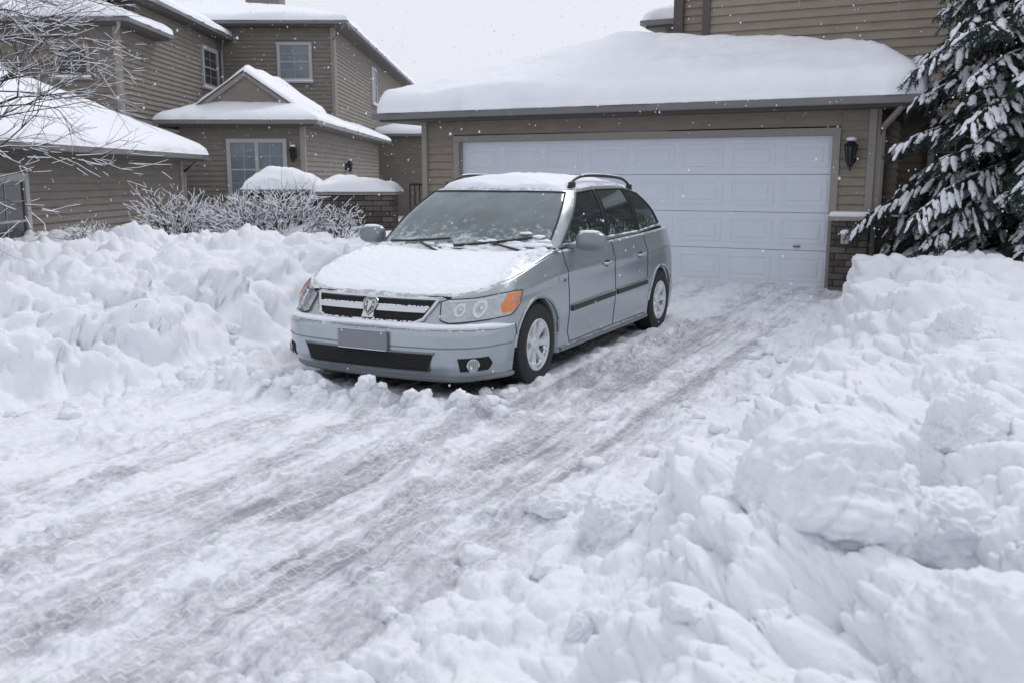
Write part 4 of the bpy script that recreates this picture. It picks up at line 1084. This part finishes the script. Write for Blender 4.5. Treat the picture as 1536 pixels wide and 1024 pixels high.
def wheel(s,y):
    e=empty('wheel',(.835*s,y,WR),0,parent=CAR)
    b=B(); prof=[(-.10,.205),(-.108,.24),(-.106,.29),(-.09,.322),(-.06,.333),(0,.336),(.06,.333),(.09,.322),(.106,.29),(.108,.24),(.10,.205),(.0,.195)]
    b.lathe([(h,r) for h,r in prof],(0,0,0),'X',64,True)
    for k in range(64):
        an=2*math.pi*k/64
        for sx in (-.055,.055):
            vs=b.box((0,0,0),(.07,.016,.008)); 
            mt=Matrix.Rotation(an,4,'X')@Matrix.Translation((sx,0,.336))@Matrix.Rotation(.3*(1 if sx>0 else -1),4,'Z')
            for v in vs: v.co=mt@v.co
    b.done('tyre',M['rubber'],e,True,30)
    b=B()
    b.lathe([(s*.095,.212),(s*.103,.205),(s*.098,.190),(s*.05,.184),(-s*.08,.18)],(0,0,0),'X',56)
    b.lathe([(s*.090,.0),(s*.090,.040),(s*.082,.062),(s*.070,.068),(s*.02,.066)],(0,0,0),'X',36)
    for k in range(7):
        an=2*math.pi*(k+.25)/7
        v=[];
        for (r,w,xo) in ((.045,.036,.074),(.11,.030,.084),(.160,.038,.092),(.194,.062,.096)):
            for (yy,xx) in ((-w,xo-.030),(-w*.7,xo),(w*.7,xo),(w,xo-.030)):
                v.append(b.bm.verts.new((s*xx,yy*math.cos(an)-r*math.sin(an),yy*math.sin(an)+r*math.cos(an))))
        for i in range(3):
            for j in range(3): b.bm.faces.new((v[i*4+j],v[i*4+j+1],v[i*4+j+5],v[i*4+j+4]))
    for k in range(5):
        an=2*math.pi*k/5; b.cyl((s*.086,.045*math.cos(an),.045*math.sin(an)),.008,.02,'X',8)
    b.mi=1; b.cyl((s*.0,0,0),.178,.02,'X',40)
    b.mi=2
    rw=random.Random(int(y*10)+s)
    for k in range(16):
        an=rw.uniform(3.4,6.0); r=rw.uniform(.15,.19); b.sph((s*.085,r*math.cos(an),r*math.sin(an)),rw.uniform(.008,.02),(.6,1.3,.8),1)
    b.done('rim',[M['alloy'],M['dark'],M['snows']],e,True,35)
for s in (1,-1):
    for y in WY: wheel(s,y)
# ------------------------------------------------------------------ falling snow
rng=np.random.default_rng(4); n=6500
Yp=3.2+rng.random(n)**.7*24; Xp=(rng.random(n)-.5)*2*(.75*Yp+1); Zp=.2+rng.random(n)*(1.5+Yp*.33)
r=rng.uniform(.0025,.0060,n)*(.8+Yp*.05)
O=np.array([(1,0,0),(-1,0,0),(0,1,0),(0,-1,0),(0,0,1.3),(0,0,-1.3)])
co=(np.stack([Xp,Yp,Zp],-1)[:,None,:]+O[None]*r[:,None,None]).reshape(-1,3)
T=np.array([(0,2,4),(2,1,4),(1,3,4),(3,0,4),(2,0,5),(1,2,5),(3,1,5),(0,3,5)])
Fs=(T[None]+np.arange(n)[:,None,None]*6).reshape(-1,3)
np_mesh('falling_snow',co,Fs,M['snows'],kind='stuff',label='fine snowflakes drifting down through the air',category='snowflakes')
# ------------------------------------------------------------------ camera & light
cam=bpy.data.cameras.new('camera'); cam.lens=32.8; cam.sensor_width=36; cam.clip_end=2000; cam.clip_start=.05
cam.dof.use_dof=True; cam.dof.focus_distance=8.5; cam.dof.aperture_fstop=2.8
co_=bpy.data.objects.new('camera',cam); co_.location=(0,0,1.65); co_.rotation_euler=(math.radians(80),0,0); link(co_); scene.camera=co_
w=bpy.data.worlds.new('World'); scene.world=w; w.use_nodes=True; nt=w.node_tree; nt.nodes.clear()
out=N(nt,'ShaderNodeOutputWorld'); bg=N(nt,'ShaderNodeBackground'); sky=N(nt,'ShaderNodeTexSky',sky_type='NISHITA'); sky.sun_disc=False
el,az=math.radians(48),math.radians(35)
sky.sun_elevation=el; sky.sun_rotation=az; sky.air_density=1; sky.dust_density=4
hs=N(nt,'ShaderNodeHueSaturation'); hs.inputs['Saturation'].default_value=.15; hs.inputs['Value'].default_value=.09; L(nt,sky.outputs[0],hs.inputs['Color'])
tc=N(nt,'ShaderNodeTexCoord'); cn=noise(nt,2.2,4,.5,tc.outputs['Generated'])
cl=mixc(nt,cn.outputs[0],(.81,.84,.925),(.90,.92,.98))
mixed=mixc(nt,.90,hs.outputs[0],cl)
L(nt,mixed,bg.inputs[0]); bg.inputs[1].default_value=1.0; L(nt,bg.outputs[0],out.inputs[0])
sun=bpy.data.lights.new('sun','SUN'); sun.energy=1.1; sun.angle=math.radians(18); sun.color=(1,.985,.97)
so=bpy.data.objects.new('sun',sun); d=Vector((math.sin(az)*math.cos(el),math.cos(az)*math.cos(el),math.sin(el))); so.rotation_euler=d.to_track_quat('Z','Y').to_euler(); so.location=(0,0,20); link(so)
scene.view_settings.view_transform='Standard'; scene.view_settings.look='None'; scene.view_settings.exposure=0
